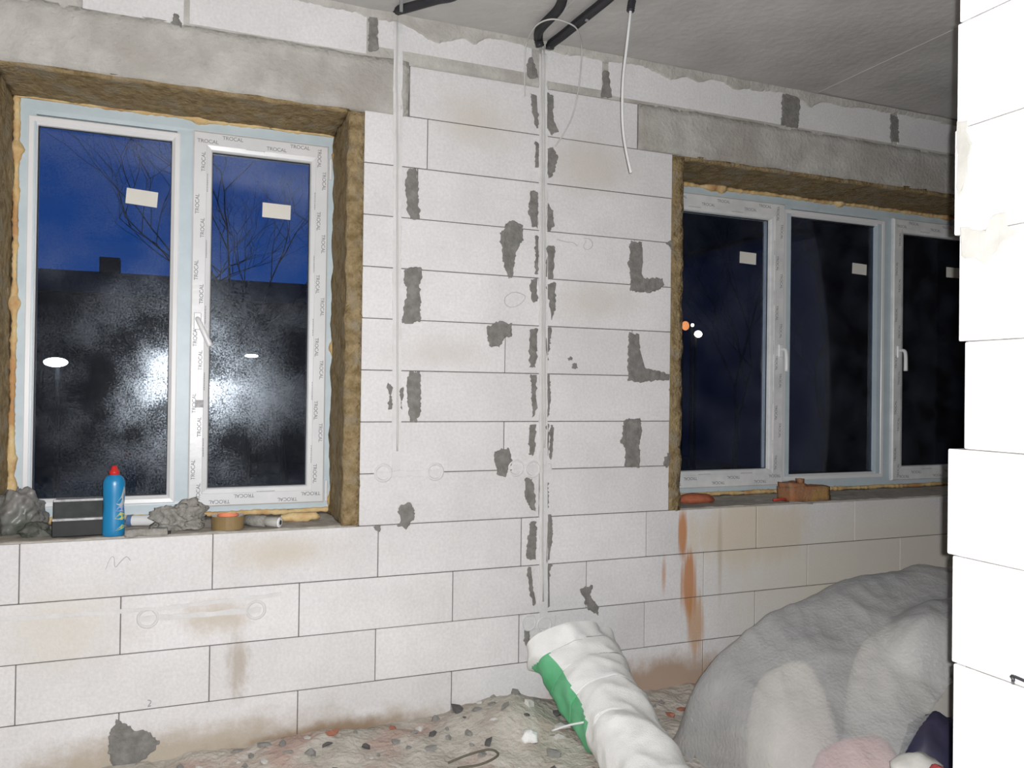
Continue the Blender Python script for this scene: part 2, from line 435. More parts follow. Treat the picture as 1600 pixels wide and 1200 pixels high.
rough_slab('mortar_bed', -0.36, 5.4, 0.0035, THK-0.02, 2.600, 2.785, LINTEL, wall_back, 0.0012, 0.04, 9, 3.0)
# brown coat on the reveals and mortar on the sills
for nm, q, mm, am in (('reveal_coat', (0.556, 0.620, 0.004, THK, 0.80, 2.392), BROWN, 0.006), ('reveal_coat', (-0.66, -0.606, 0.004, THK, 0.80, 2.392), BROWN, 0.006),
                      ('reveal_coat', (-0.61, 0.558, 0.006, THK, 2.386, 2.402), BROWN, 0.005), ('reveal_coat', (2.003, 2.070, 0.004, THK, 0.80, 2.396), BROWN, 0.006),
                      ('reveal_coat', (4.495, 4.565, 0.004, THK, 0.80, 2.396), BROWN, 0.006), ('reveal_coat', (2.068, 4.497, 0.006, THK, 2.386, 2.406), BROWN, 0.005),
                      ('sill_bed', (-0.65, 0.61, 0.012, THK, 0.793, 0.803), SILLM, 0.003), ('sill_bed', (2.012, 4.555, 0.012, THK, 0.793, 0.803), SILLM, 0.003)):
    rough_slab(nm, *q, mm, wall_back, am, 0.022, 16, PN[0]); PN[0] += 3

# ragged mortar along the slab, over the top course
def fillet(xa, xb, fn, name='mortar_fillet'):
    bm = bmesh.new(); prev = None
    n_ = int((xb-xa)/0.012)
    for i in range(n_+1):
        x = xa+(xb-xa)*i/n_
        zb = fn(x)
        r_ = [bm.verts.new((x, 0.002, zb-0.003)), bm.verts.new((x, -0.006, zb+0.004)), bm.verts.new((x, -0.012-0.006*noise.noise((x*9, 1, 2)), 2.792)), bm.verts.new((x, 0.03, 2.792))]
        if prev:
            for k in range(3): bm.faces.new([prev[k], r_[k], r_[k+1], prev[k+1]])
        prev = r_
    return obj(name, bm, LINTEL, wall_back)
def zf(x):
    a = 2.772 - 0.020*max(0, fbm((x*5.0, 3.3, 0), 1, 3)+0.25)
    for c, w, h in ((0.905, 0.10, 0.050), (1.06, 0.03, 0.03), (2.0, 0.07, 0.028), (2.14, 0.05, 0.026), (2.35, 0.04, 0.02), (2.78, 0.05, 0.035)):
        a -= h*math.exp(-((x-c)/w)**2)
    return a + 0.006*noise.noise((x*60, 0, 0))
fillet(-0.35, 5.4, zf)

# grey mortar patches traced on the wall
PATCH = [
    [(640,263),(650,264),(653,290),(656,343),(640,343),(636,318),(632,285)],
    [(640,417),(655,418),(660,432),(655,447),(657,470),(657,502),(640,506),(628,505),(633,470),(637,450),(630,440),(632,425)],
    [(640,580),(655,580),(658,600),(656,645),(652,660),(642,658),(637,630),(635,600)],
    [(790,350),(803,346),(816,352),(818,376),(804,395),(803,428),(795,436),(787,415),(783,385),(782,365)],
    [(762,510),(780,503),(800,505),(799,525),(788,530),(780,542),(764,540),(760,520)],
    [(773,706),(795,699),(800,722),(790,745),(778,742),(772,720)],
    [(625,790),(640,786),(648,795),(646,812),(635,826),(620,822),(628,812),(622,800)],
    [(985,375),(1003,378),(1003,400),(1000,437),(1035,435),(1038,447),(1015,458),(983,455),(985,430),(982,415)],
    [(983,520),(998,522),(1000,560),(1000,577),(1015,576),(1045,585),(1045,593),(1000,597),(982,595),(980,560)],
    [(975,657),(1000,653),(1003,668),(998,690),(999,730),(975,728),(977,700),(969,690)],
    [(905,920),(925,914),(922,930),(933,945),(935,962),(925,955),(913,945),(912,930)],
    [(182,1122),(195,1130),(207,1140),(230,1142),(250,1160),(235,1180),(215,1195),(175,1198),(168,1165),(172,1145)],
    [(824,95),(830,90),(838,108),(841,122),(828,124),(822,110)],
    [(943,112),(949,112),(956,152),(940,152)],
    [(1222,147),(1245,143),(1250,165),(1246,200),(1220,196)],
    [(1391,180),(1402,182),(1404,222),(1391,220)],
    [(577,18),(591,20),(588,80),(576,80)],
    [(272,18),(279,26),(284,40),(268,36)],
    [(886,559),(891,557),(895,561),(889,563)], [(893,568),(901,567),(903,575),(894,575)],
    [(1040,380),(1050,377),(1050,392),(1046,388)], [(1038,715),(1045,708),(1043,730),(1037,728)],
    [(583,822),(594,821),(593,832),(585,828)], [(606,600),(613,600),(612,640),(608,640)],
    [(624,606),(631,604),(628,640),(625,638)],
    # left of the filled chase
    [(829,145),(837,150),(842,195),(838,201),(831,170)], [(836,222),(842,224),(841,262),(836,262)], [(829,300),(840,300),(840,357),(830,354),(825,330)],
    [(836,370),(841,370),(840,430),(836,428)], [(829,436),(839,434),(839,470),(832,473),(829,455)], [(829,514),(839,514),(839,548),(836,575),(827,574)],
    [(829,586),(837,586),(838,640),(833,652),(831,620)], [(827,663),(837,663),(836,690),(832,712),(826,710)], [(820,748),(832,748),(837,785),(836,800),(828,793),(821,775)],
    [(829,815),(837,815),(837,875),(823,872),(824,842)], [(823,890),(829,886),(835,946),(829,930)],
    # right of it
    [(855,145),(864,150),(864,190),(872,205),(862,212),(855,200)], [(855,232),(864,230),(871,245),(866,268),(858,278),(854,262)], [(852,310),(862,325),(866,350),(858,362),(852,348)],
    [(853,386),(866,384),(866,420),(862,436),(852,434)], [(852,442),(867,442),(867,485),(861,501),(858,470),(852,462)], [(850,513),(861,512),(857,563),(850,563)],
    [(850,586),(858,585),(860,620),(856,652),(851,640)], [(850,664),(856,662),(856,712),(850,710)], [(860,664),(864,664),(862,716),(858,714)],
    [(850,750),(856,755),(857,785),(854,801),(849,800)], [(849,806),(862,804),(862,850),(855,880),(849,878)], [(849,884),(862,882),(856,915),(858,950),(851,953),(850,920)],
]
for pl in PATCH: wall_patch(pl)
wall_patch([(818,980),(826,985),(828,1005),(820,1010)])
# white plaster filling the cable chases, and rings of set plaster round the socket holes
def strip(p0, p1, w, name='chase_plaster', thick=0.003, amp=0.004):
    a, b_ = on_y(*p0), on_y(*p1)
    A, B = Vector((a.x, a.z)), Vector((b_.x, b_.z)); t = (B-A).normalized(); n_ = Vector((-t.y, t.x))*w/2
    PN[0] += 1
    return slab_poly(name, [A-n_, B-n_, B+n_, A+n_], PLASTER, wall_back, WALL_TO3, (0, -1, 0), thick, PN[0], amp, 0.02)
strip((622, 36), (619, 735), 0.034)
strip((848, 85), (849, 965), 0.036, thick=0.005)
strip((588, 742), (690, 738), 0.022); strip((800, 732), (862, 730), 0.03); strip((812, 975), (868, 972), 0.05)
strip((0, 968), (240, 952), 0.014, thick=0.0025); strip((240, 952), (440, 928), 0.014, thick=0.0025); strip((215, 968), (408, 953), 0.02, thick=0.0022)
def socket_ring(px, py, r=0.031, w=0.006):
    c = on_y(px, py)
    bm = bmesh.new(); seg = 28
    prof = [(r-w, 0.001), (r-w*0.5, -0.005), (r+w*0.3, -0.006), (r+w, 0.001)]
    rings = [[bm.verts.new((c.x+q*math.cos(2*math.pi*k/seg)*(1+0.05*noise.noise((k*.8, px, 0))), y, c.z+q*math.sin(2*math.pi*k/seg)*(1+0.05*noise.noise((k*.8, py, 3))))) for k in range(seg)] for q, y in prof]
    for A, B in zip(rings[:-1], rings[1:]):
        for k in range(seg): bm.faces.new([A[k], A[(k+1) % seg], B[(k+1) % seg], B[k]])
    obj('socket_ring', bm, PLASTER, wall_back, smooth=True)
for q in ((231, 966), (400, 953), (599, 739), (680, 737), (806, 731), (832, 733), (826, 973), (850, 976)): socket_ring(*q)
PENCIL = mat('pencil', (0.42, 0.41, 0.41), rough=0.9)
def scribble(px, w=0.0022):
    p_ = spline([on_y(a, b_, -0.0016) for a, b_ in px], 6); bm = bmesh.new()
    tube(bm, p_, w*0.5, 4); obj('pencil_mark', bm, PENCIL, wall_back)
scribble([(800,457),(790,464),(789,474),(797,480),(808,478),(818,470),(820,462),(808,457),(800,457)])
scribble([(165,890),(172,873),(178,871),(180,886),(190,876),(198,870),(204,876)])
scribble([(870,374),(885,378),(895,379),(902,384)]); scribble([(912,372),(922,374),(926,383),(919,390),(912,386),(916,376)])
scribble([(231,1094),(236,1096),(232,1103),(231,1104),(236,1103)], 0.004)
# thin cables left showing in the chases
for i, (a, b_) in enumerate((((620, 22), (621, 705)), ((846, 70), (848, 940)), ((850, 72), (851, 700)))):
    p, q = on_y(*a, -0.006), on_y(*b_, -0.006)
    pts = [p.lerp(q, k/30) + Vector((0.003*noise.noise((k*0.35, i*9, 0)), 0.002*noise.noise((k*.4, 5, i)), 0)) for k in range(31)]
    bm = bmesh.new(); tube(bm, pts, 0.0035, 6)
    tag(obj('cable_in_chase', bm, WIRE, None, True), ('thin white cable running down the wall beside the left window', 'left one of two white cables running down the plastered chase mid-wall', 'right one of two white cables in the plastered chase mid-wall')[i], 'cable', 'cables running down the wall')
# ------------------------------------------------------------------ ceiling, floor, other walls
ceiling = tag(empty('ceiling', (0, 0, ZC)), 'grey concrete ceiling slabs', kind='structure')
YB = -5.2
for a, b_, dz in ((-2.6, -0.18, 0.002), (-0.176, 1.316, 0.0), (1.320, 2.816, 0.003), (2.822, 4.32, 0.007), (4.324, 5.6, 0.0)):
    o = boxobj('slab', a, b_, YB, 0.40, dz, 0.22, CEIL, ceiling, 0.004)
boxobj('slab_joint', -2.6, 5.6, YB, 0.38, 0.012, 0.2, LINTEL, ceiling)

def floor_z(x, y):
    m = 0.035*math.exp(-((y-0.02)/0.14)**2)*(0.55+0.9*(noise.noise((x*2.2, 3, 1))+0.3))
    m += 0.10*math.exp(-((x-1.20)/0.22)**2-((y+0.16)/0.17)**2)
    m += 0.03*math.exp(-((x-0.55)/0.35)**2-((y+0.12)/0.16)**2)
    return m + 0.016*fbm((x, y, 0), 7, 6) - 0.006
def gridmesh(name, x0, x1, y0, y1, nx, ny, fn, m, parent=None):
    bm = bmesh.new()
    g = [[bm.verts.new((x0+(x1-x0)*i/nx, y0+(y1-y0)*j/ny, fn(x0+(x1-x0)*i/nx, y0+(y1-y0)*j/ny))) for j in range(ny+1)] for i in range(nx+1)]
    for i in range(nx):
        for j in range(ny): bm.faces.new([g[i][j], g[i+1][j], g[i+1][j+1], g[i][j+1]])
    return obj(name, bm, m, parent, True)
FLOOR = mat('dusty_rubble_floor', (0.42, 0.385, 0.33), (0.56, 0.525, 0.47), rough=0.95, scale=7, detail=12, bump=0.012, bscale=45, spec=0.1, coord='World', c3=(0.46, 0.35, 0.30), c3scale=4)
floor = tag(empty('floor'), 'concrete floor buried in dust and rubble', kind='structure')
gridmesh('rubble_layer', -2.4, 4.0, -1.6, 0.0, 420, 120, floor_z, FLOOR, floor)
boxobj('screed', -2.6, 5.6, YB, 0.4, -0.25, -0.03, FLOOR, floor)

wall_left = tag(boxobj('wall_left', -2.6, -2.4, YB, 0.40, -0.03, ZC, BLOCK_PLAIN), 'plain block wall to the left', kind='structure')
wall_far = tag(boxobj('wall_end', 5.4, 5.6, YB, 0.40, -0.03, ZC, BLOCK_PLAIN), 'plain block wall at the far end', kind='structure')
wall_rear = tag(boxobj('wall_rear', -2.4, 5.4, YB-0.2, YB, -0.03, ZC, BLOCK_PLAIN), 'plain block wall behind the viewer', kind='structure')

# near partition: its end juts into the picture on the right
wall_right = tag(empty('wall_right', (0, 0, 0)), 'near partition of white blocks, glaring in the flash', kind='structure')
NX = 1.335; NT = 0.12
ENDS = {0: -1.972, 1: -1.972, 2: -1.976, 3: -1.980, 4: -1.989, 5: -1.984, 6: -1.974, 7: -2.006, 8: -1.994, 9: -1.982, 10: -1.986, 11: -1.99, 12: -1.985, 13: -1.99}
for c in range(14):
    z0 = 0.03+0.2*c-0.2; z1 = min(z0+0.2, ZC-0.002)
    ye = ENDS[c]
    js = [ye] + [ye - (0.36 if c % 2 else 0.60) - 0.6*i for i in range(5)]
    for a, b_ in zip(js[1:], js[:-1]):
        block(max(a, YB), b_, max(z0, -0.02), z1, wall_right, BLOCK_PLAIN, NX, NX+NT, 0.0012, 'y')
z0 = 0.03+0.2*13
boxobj('joint_mortar', NX+0.005, NX+NT-0.005, YB, -2.012, -0.02, ZC, JOINT, wall_right)
NEAR_TO3 = lambda p: Vector((NX, p.x, p.y))
for pl in ([(1496,190),(1512,188),(1512,205),(1519,225),(1515,270),(1505,300),(1496,312)], [(1500,355),(1540,360),(1552,335),(1575,330),(1572,352),(1595,362),(1572,376),(1556,400),(1538,414),(1530,408),(1503,400)]):
    PN[0] += 1
    pts = []
    for q in pl:
        w = on_x(q[0], q[1], NX); pts.append(Vector((w.y, w.z)))
    slab_poly('mortar_patch', pts, mat('pale_mortar_%d' % PN[0], (0.36, 0.35, 0.32), (0.42, 0.41, 0.38), rough=0.95, scale=20, coord='World'), wall_right, NEAR_TO3, (-1, 0, 0), 0.002, PN[0], 0.003, 0.008)
# black cable end sticking out of the partition low down
p = on_x(1580, 1068, NX); q = on_x(1602, 1062, NX)
bm = bmesh.new(); tube(bm, spline([p+Vector((0.005, 0, 0)), p.lerp(q, .4)+Vector((-0.008, 0, 0.004)), q+Vector((-0.006, 0, 0)), q+Vector((-0.004, -0.2, -0.03))], 6), 0.003, 8)
tag(obj('black_wire', bm, CONDUIT, None, True), 'short black wire on the glaring white partition at the right edge', 'wire')

# ------------------------------------------------------------------ windows
FD = 0.34                                            # depth of the frame face behind the wall face
def text_mesh():
    cu = bpy.data.curves.new('trocal', 'FONT'); cu.body = 'TROCAL'; cu.size = 0.021; cu.align_x = 'CENTER'; cu.align_y = 'CENTER'
    cu.space_character = 0.95
    o = bpy.data.objects.new('tmp', cu); C.objects.link(o)
    dg = bpy.context.evaluated_depsgraph_get()
    me = bpy.data.meshes.new_from_object(o.evaluated_get(dg))
    bpy.data.objects.remove(o)
    vs_ = [v.co.copy() for v in me.vertices]; fs_ = [list(p_.vertices) for p_ in me.polygons]
    return vs_, fs_
TXT = text_mesh()
def put_text(bm, cx, cz, y, ang, flip=1.0):
    ca, sa = math.cos(ang), math.sin(ang)
    vv = [bm.verts.new((cx + v.x*ca - v.y*sa, y, cz + v.x*sa + v.y*ca)) for v in TXT[0]]
    for f in TXT[1]: bm.faces.new([vv[i] for i in f])
def put_dashes(bm, cx, cz, y, ang, L=0.07):
    ca, sa = math.cos(ang), math.sin(ang); u = -L/2; rnd = random.Random(int(cx*977+cz*1313))
    while u < L/2:
        w = rnd.uniform(0.002, 0.006)
        q = [(u, -0.0013), (u+w, -0.0013), (u+w, 0.0013), (u, 0.0013)]
        bm.faces.new([bm.verts.new((cx+a*ca-b_*sa, y, cz+a*sa+b_*ca)) for a, b_ in q]); u += w+0.0025
def lettering(x0, x1, z0, z1, w, y, parent, per=0.262):
    bm = bmesh.new()
    def run(ax, L, place):
        s = 0.055; k = 0
        while s < L-0.065:
            m_ = k % 3
            place(s, (0.70, 0.34, 0.97)[m_], m_)
            s += per*(0.355, 0.33, 0.315)[m_]; k += 1
    def T(m_, x, z, a):
        (put_dashes if m_ == 2 else put_text)(bm, x, z, y, a)
    run(0, z1-z0, lambda s, f, m_: T(m_, x0+w*f, z0+s, math.pi/2))
    run(1, x1-x0, lambda s, f, m_: T(m_, x0+s, z1-w*f, 0.0))
    run(2, z1-z0, lambda s, f, m_: T(m_, x1-w*f, z1-s, -math.pi/2))
    run(3, x1-x0, lambda s, f, m_: T(m_, x1-s, z0+w*f, math.pi))
    return obj('printed_lettering', bm, INK, parent)
def pane(name, x0, x1, z0, z1, y, parent):
    boxobj(name, x0, x1, y, y+0.004, z0, z1, GLASS, parent)
def handle(parent, x, z, tilt, y, L=0.115):
    """grip handle: rose plate, neck, lever"""
    bm = bmesh.new(); box(bm, x-0.014, x+0.014, y-0.010, y+0.001, z-0.034, z+0.034, 0.003)
    h = obj('handle', bm, PVC, parent)
    d = Vector((math.sin(tilt), 0, -math.cos(tilt)))
    bm = bmesh.new()
    p = Vector((x, y-0.008, z+0.006))
    pts = spline([p, p+Vector((0, -0.028, 0)), p+Vector((0, -0.040, 0))+d*0.012, p+Vector((0, -0.044, 0))+d*0.05, p+Vector((0, -0.044, 0))+d*L], 6)
    tube(bm, pts, 0.009, 10, True, lambda t, i: 0.0085 + 0.0025*t)
    obj('lever', bm, PVC, h, True)
def sash(win, x0, x1, z0, z1, film, hx=None, hz=None, htilt=0.0, w=0.073):
    """opening sash: mitred profile, bead, gasket, pane, film lettering"""
    y = FD-0.018
    bm = bmesh.new()
    ring_frame(bm, x0, x1, z0, z1, [(0, FD+0.02), (0, y+0.006), (0.006, y), (w-0.022, y), (w-0.020, y+0.002), (w-0.004, y+0.006), (w, y+0.014), (w, FD+0.045), (0.02, FD+0.045)])
    s = obj('sash', bm, film, win)
    bm = bmesh.new(); ring_frame(bm, x0+w-0.001, x1-w+0.001, z0+w-0.001, z1-w+0.001, [(0, y+0.032), (0, y+0.037), (0.004, y+0.037), (0.004, y+0.032)]); obj('gasket', bm, GASKET, s)
    pane('pane', x0+w-0.004, x1-w+0.004, z0+w-0.004, z1-w+0.004, y+0.038, s)
    lettering(x0, x1, z0, z1, w-0.016, y-0.0006, s)
    if hx: handle(s, hx, hz, htilt, y)
    return s
def fixed_light(win, x0, x1, z0, z1, w=0.030):
    """fixed light: white bead, gasket, pane straight in the frame"""
    y = FD
    bm = bmesh.new()
    ring_frame(bm, x0, x1, z0, z1, [(0, y+0.045), (0, y+0.001), (0.004, y-0.002), (w-0.012, y-0.001), (w, y+0.012), (w, y+0.045)])
    b_ = obj('glazing_bead', bm, PVC, win)
    bm = bmesh.new(); ring_frame(bm, x0+w-0.001, x1-w+0.001, z0+w-0.001, z1-w+0.001, [(0, y+0.028), (0, y+0.033), (0.004, y+0.033), (0.004, y+0.028)]); obj('gasket', bm, GASKET, win)
    pane('pane', x0+w-0.004, x1-w+0.004, z0+w-0.004, z1-w+0.004, y+0.034, win)
def foam_seal(win, x0, x1, z0, z1, seed, bumps):
    bm = bmesh.new()
    path = []
    for a, b_ in (((x0, z0), (x0, z1)), ((x0, z1), (x1, z1)), ((x1, z1), (x1, z0)), ((x1, z0), (x0, z0))):
        L = math.hypot(b_[0]-a[0], b_[1]-a[1]); n_ = int(L/0.009)
        for k in range(n_): path.append(Vector((a[0]+(b_[0]-a[0])*k/n_, FD-0.001, a[1]+(b_[1]-a[1])*k/n_)))
    path.append(path[0].copy())
    def rf(t, i):
        p = path[i]
        r = 0.010 + 0.004*noise.noise(Vector((p.x*14, seed, p.z*14))) + 0.006*noise.noise(Vector((p.x*60, seed, p.z*60)))
        for bx_, bz_, s_ in bumps:
            r += s_*math.exp(-((p.x-bx_)**2+(p.z-bz_)**2)/0.0007)
        return max(0.004, r)
    pts = [p + Vector((0.004*noise.noise(p*9+Vector((seed, 0, 0))), 0.004*noise.noise(p*11), 0.004*noise.noise(p*9+Vector((0, 0, seed))))) for p in path]
    tube(bm, pts, 0, 9, False, rf)
    return obj('foam_seal', bm, FOAM, win, True)
def sticker(win, x, z, y, a=0.0, w=0.112, h=0.060):
    bm = bmesh.new(); ca, sa = math.cos(a), math.sin(a)
    q = [(-w/2, -h/2), (w/2, -h/2), (w/2, h/2), (-w/2, h/2)]
    f = [bm.verts.new((x+u*ca-v*sa, y, z+u*sa+v*ca)) for u, v in q]; g = [bm.verts.new((v.co.x, y-0.0006, v.co.z)) for v in f]
    bm.faces.new(f); bm.faces.new(g[::-1])
    for k in range(4): bm.faces.new([f[k], f[(k+1) % 4], g[(k+1) % 4], g[k]])
    obj('sticker', bm, PAPER, win)

FPROF = [(0, FD+0.07), (0, FD+0.004), (0.004, FD), (0.040, FD), (0.056, FD+0.002), (0.058, FD+0.07)]
Z0, Z1 = 0.826, 2.386
# left window: fixed light and one opening sash
w1 = tag(empty('window_1'), 'two-light plastic window with protective film', kind='structure')
X0, X1 = -0.589, 0.565
bm = bmesh.new(); ring_frame(bm, X0, X1, Z0, Z1, FPROF); obj('frame', bm, BLUEFILM, w1)
boxobj('mullion', -0.052, 0.030, FD+0.001, FD+0.07, Z0+0.05, Z1-0.05, BLUEFILM, w1)
fixed_light(w1, -0.560, -0.040, Z0+0.045, Z1-0.062)
sash(w1, 0.006, 0.534, 0.852, 2.338, FILM, 0.033, 1.585, 0.42)
for z in (2.245, 0.90):
    boxobj('hinge_cover', 0.537, 0.549, FD-0.014, FD+0.001, z-0.045, z+0.045, PVC, w1, 0.003)
sticker(w1, -0.176, 2.062, FD+0.0335, -0.07); sticker(w1, 0.330, 2.055, FD+0.0195, -0.02)
boxobj('smudged_label', 0.028, 0.060, FD-0.0188, FD-0.018, 1.245, 1.275, mat('grey_smudge', (0.34, 0.34, 0.34), (0.5, 0.5, 0.5), rough=0.6, scale=60), w1)
foam_seal(w1, X0-0.006, X1+0.006, Z0-0.006, Z1+0.004, 2.0, ((0.03, 2.39, 0.016), (-0.60, 2.19, 0.018), (-0.60, 1.62, 0.016), (0.572, 2.30, 0.012), (0.575, 1.50, 0.016), (0.57, 0.86, 0.014), (-0.60, 1.05, 0.012), (-0.60, 0.95, 0.014)))
# right window: sash, fixed light, sash
w2 = tag(empty('window_2'), 'three-light plastic window with protective film', kind='structure')
X0, X1 = 2.080, 4.485
Z0, Z1 = 0.822, 2.374
bm = bmesh.new(); ring_frame(bm, X0, X1, Z0, Z1, FPROF); obj('frame', bm, BLUEFILM, w2)
boxobj('mullion', 2.905, 2.975, FD+0.001, FD+0.07, Z0+0.05, Z1-0.05, BLUEFILM, w2)
boxobj('mullion', 3.588, 3.665+0.03, FD+0.001, FD+0.07, Z0+0.05, Z1-0.05, BLUEFILM, w2)
fixed_light(w2, 2.925, 3.640, Z0+0.045, Z1-0.060, 0.032)
sash(w2, 2.115, 2.921, 0.848, 2.332, DUSTFILM, 2.893, 1.555, 0.0, 0.088)
sash(w2, 3.690, 4.452, 0.848, 2.332, DUSTFILM, 3.728, 1.575, 0.0, 0.080)
sticker(w2, 2.710, 2.037, FD+0.0195, -0.03, 0.105); sticker(w2, 3.487, 2.035, FD+0.0335, -0.04, 0.105); sticker(w2, 4.20, 2.06, FD+0.0195, 0.0, 0.115)
foam_seal(w2, X0-0.006, X1+0.006, Z0-0.006, Z1+0.004, 6.0, ((2.52, 2.385, 0.02), (2.46, 2.385, 0.012), (3.30, 2.385, 0.016), (4.1, 2.385, 0.01)))

# ------------------------------------------------------------------ things on the left sill
SZ = 0.806
def sill(px, py): return on_z(px, py, SZ)
# blue bottle with a red cap
p = sill(177, 837)
bottle = tag(empty('detergent_bottle', (p.x, p.y, SZ)), 'blue plastic bottle with red cap standing on the left windowsill', 'bottle')
BLUEP = mat('blue_plastic', (0.012, 0.215, 0.44), (0.01, 0.18, 0.38), rough=0.32, scale=4, spec=0.5)
bm = bmesh.new()
lathe(bm, [(0.030, 0), (0.0345, 0.004), (0.0355, 0.02), (0.0345, 0.07), (0.0325, 0.105), (0.0345, 0.14), (0.0355, 0.175), (0.034, 0.190), (0.027, 0.204), (0.016, 0.211), (0.0155, 0.214)], 32)
for v in bm.verts: v.co.y *= 0.72
obj('body', bm, BLUEP, bottle, True)
bm = bmesh.new(); lathe(bm, [(0.0165, 0.212), (0.0165, 0.224), (0.012, 0.228), (0.009, 0.240), (0.005, 0.243)], 20); obj('cap', bm, mat('red_plastic', (0.62, 0.03, 0.025), rough=0.4), bottle, True)
lab_mat = [mat('label_grey', (0.42, 0.45, 0.47), rough=0.5), mat('label_yellow', (0.55, 0.50, 0.12), (0.25, 0.42, 0.25), rough=0.5, scale=60), mat('label_lilac', (0.33, 0.36, 0.6), rough=0.5)]
def on_body(a, z):
    prof = [(0.02, 0.0355), (0.07, 0.0345), (0.105, 0.0325), (0.14, 0.0345), (0.175, 0.0355)]
    for (za, ra), (zb, rb) in zip(prof[:-1], prof[1:]):
        if za <= z <= zb: r = ra+(rb-ra)*(z-za)/(zb-za); break
    else: r = 0.0355
    r += 0.0007
    return (r*math.cos(a), r*math.sin(a)*0.72, z)
for mi, poly in ((0, [(-75, .112), (-40, .100), (0, .118), (0, .150), (-28, .172), (-45, .140)]), (2, [(-78, .088), (-5, .082), (-5, .102), (-60, .104)]), (1, [(-82, .062), (-40, .056), (-8, .064), (-8, .076), (-50, .084)]), (1, [(-80, .020), (-30, .026), (-5, .034), (-40, .040)])):
    bm = bmesh.new(); a0 = [on_body(math.radians(a), z) for a, z in poly]
    ca = sum(a for a, z in poly)/len(poly); cz = sum(z for a, z in poly)/len(poly)
    cv = bm.verts.new(on_body(math.radians(ca), cz)); vv = []
    for (a, z), (a2, z2) in zip(poly, poly[1:]+poly[:1]):
        for k in range(5): vv.append(bm.verts.new(on_body(math.radians(a+(a2-a)*k/5), z+(z2-z)*k/5)))
    for k in range(len(vv)): bm.faces.new([cv, vv[k], vv[(k+1) % len(vv)]])
    obj('label_print', bm, lab_mat[mi], bottle)
# black box with a stepped front
p = sill(121, 838)
bx = tag(empty('black_box', (p.x, p.y+0.045, SZ)), 'small black plastic box with stepped front and shiny edges on the left windowsill', 'box')
bx.rotation_euler.z = 0.03
BLK = mat('black_plastic', (0.006, 0.006, 0.007), (0.012, 0.013, 0.012), rough=0.6, scale=20, spec=0.5); GREYB = mat('dusty_black_plastic', (0.022, 0.026, 0.026), (0.04, 0.043, 0.042), rough=0.6, scale=25)
bm = bmesh.new(); box(bm, -0.080, 0.080, -0.048, 0.045, 0, 0.058, 0.003); obj('base', bm, BLK, bx)
bm = bmesh.new(); box(bm, -0.078, 0.076, -0.030, 0.040, 0.0575, 0.122, 0.003); obj('upper_case', bm, GREYB, bx)
EDGE = mat('worn_silver_edge', (0.62, 0.62, 0.62), (0.3, 0.3, 0.3), rough=0.35, scale=30)
boxobj('silver_edge', -0.078, 0.078, -0.050, -0.030, 0.055, 0.063, EDGE, bx, 0.001); boxobj('silver_edge', -0.076, 0.075, -0.034, -0.022, 0.119, 0.127, EDGE, bx, 0.001)
# crumpled dusty plastic bag in the corner
def crumple(name, size, seed, m, amp=0.35, sc=2.5, sub=4, label=None, cat=None, loc=(0, 0, 0), power=1.0):
    bm = bmesh.new(); bmesh.ops.create_icosphere(bm, subdivisions=sub, radius=0.5)
    off = Vector((seed, seed*2.3, seed*0.7))
    for v in bm.verts:
        q = v.co*sc + off
        k = 1 + amp*(noise.noise(v.co*sc*0.6+off*1.3)*1.1 + 0.42*(0.5-2*abs(noise.noise(q))) + 0.30*(0.5-2*abs(noise.noise(q*2.3))) + 0.16*(0.5-2*abs(noise.noise(q*5.1))))
        c = v.co*k
        v.co = Vector((c.x*size[0], c.y*size[1], max(-0.30, c.z)*size[2]))
    zm = min(v.co.z for v in bm.verts)
    for v in bm.verts: v.co.z -= zm
    o = obj(name, bm, m, None, True); o.location = loc
    if label: tag(o, label, cat)
    return o
BAGM = mat('dusty_clear_plastic', (0.20, 0.20, 0.185), (0.36, 0.345, 0.33), rough=0.35, scale=14, spec=0.5, c3=(0.13, 0.15, 0.12), c3scale=6)
next(x for x in BAGM.node_tree.nodes if x.type == 'BSDF_PRINCIPLED').inputs['Alpha'].default_value = 0.68
p = sill(16, 836)
crumple('crumpled_plastic_bag', (0.15, 0.13, 0.19), 3.3, BAGM, 0.95, 2.4, 5, 'crumpled dusty grey plastic bag in the left corner of the left sill', 'bag', (p.x-0.0, p.y+0.08, SZ-0.002))
p = sill(58, 838)
crumple('dark_rag', (0.07, 0.07, 0.05), 8.3, mat('dark_green_rag', (0.06, 0.07, 0.055), (0.16, 0.16, 0.14), rough=0.9, scale=22), 0.9, 3.0, 4, 'small dark green-grey rag between plastic bag and black box', 'rag', (p.x, p.y+0.03, SZ-0.002))
# dusty bar lying at the sill's edge
p = sill(230, 838)
bar = tag(empty('dusty_file', (p.x, p.y+0.008, SZ)), 'dusty grey bar lying at the sill edge right of the blue bottle', 'tool')
bar.rotation_euler.z = -0.02
rough_slab('bar_body', -0.072, 0.066, -0.013, 0.013, 0.0005, 0.024, GREYDUST, bar, 0.003, 0.008, 30, 3)
boxobj('bar_end', 0.064, 0.076, -0.006, 0.006, 0.004, 0.014, GASKET, bar, 0.001)
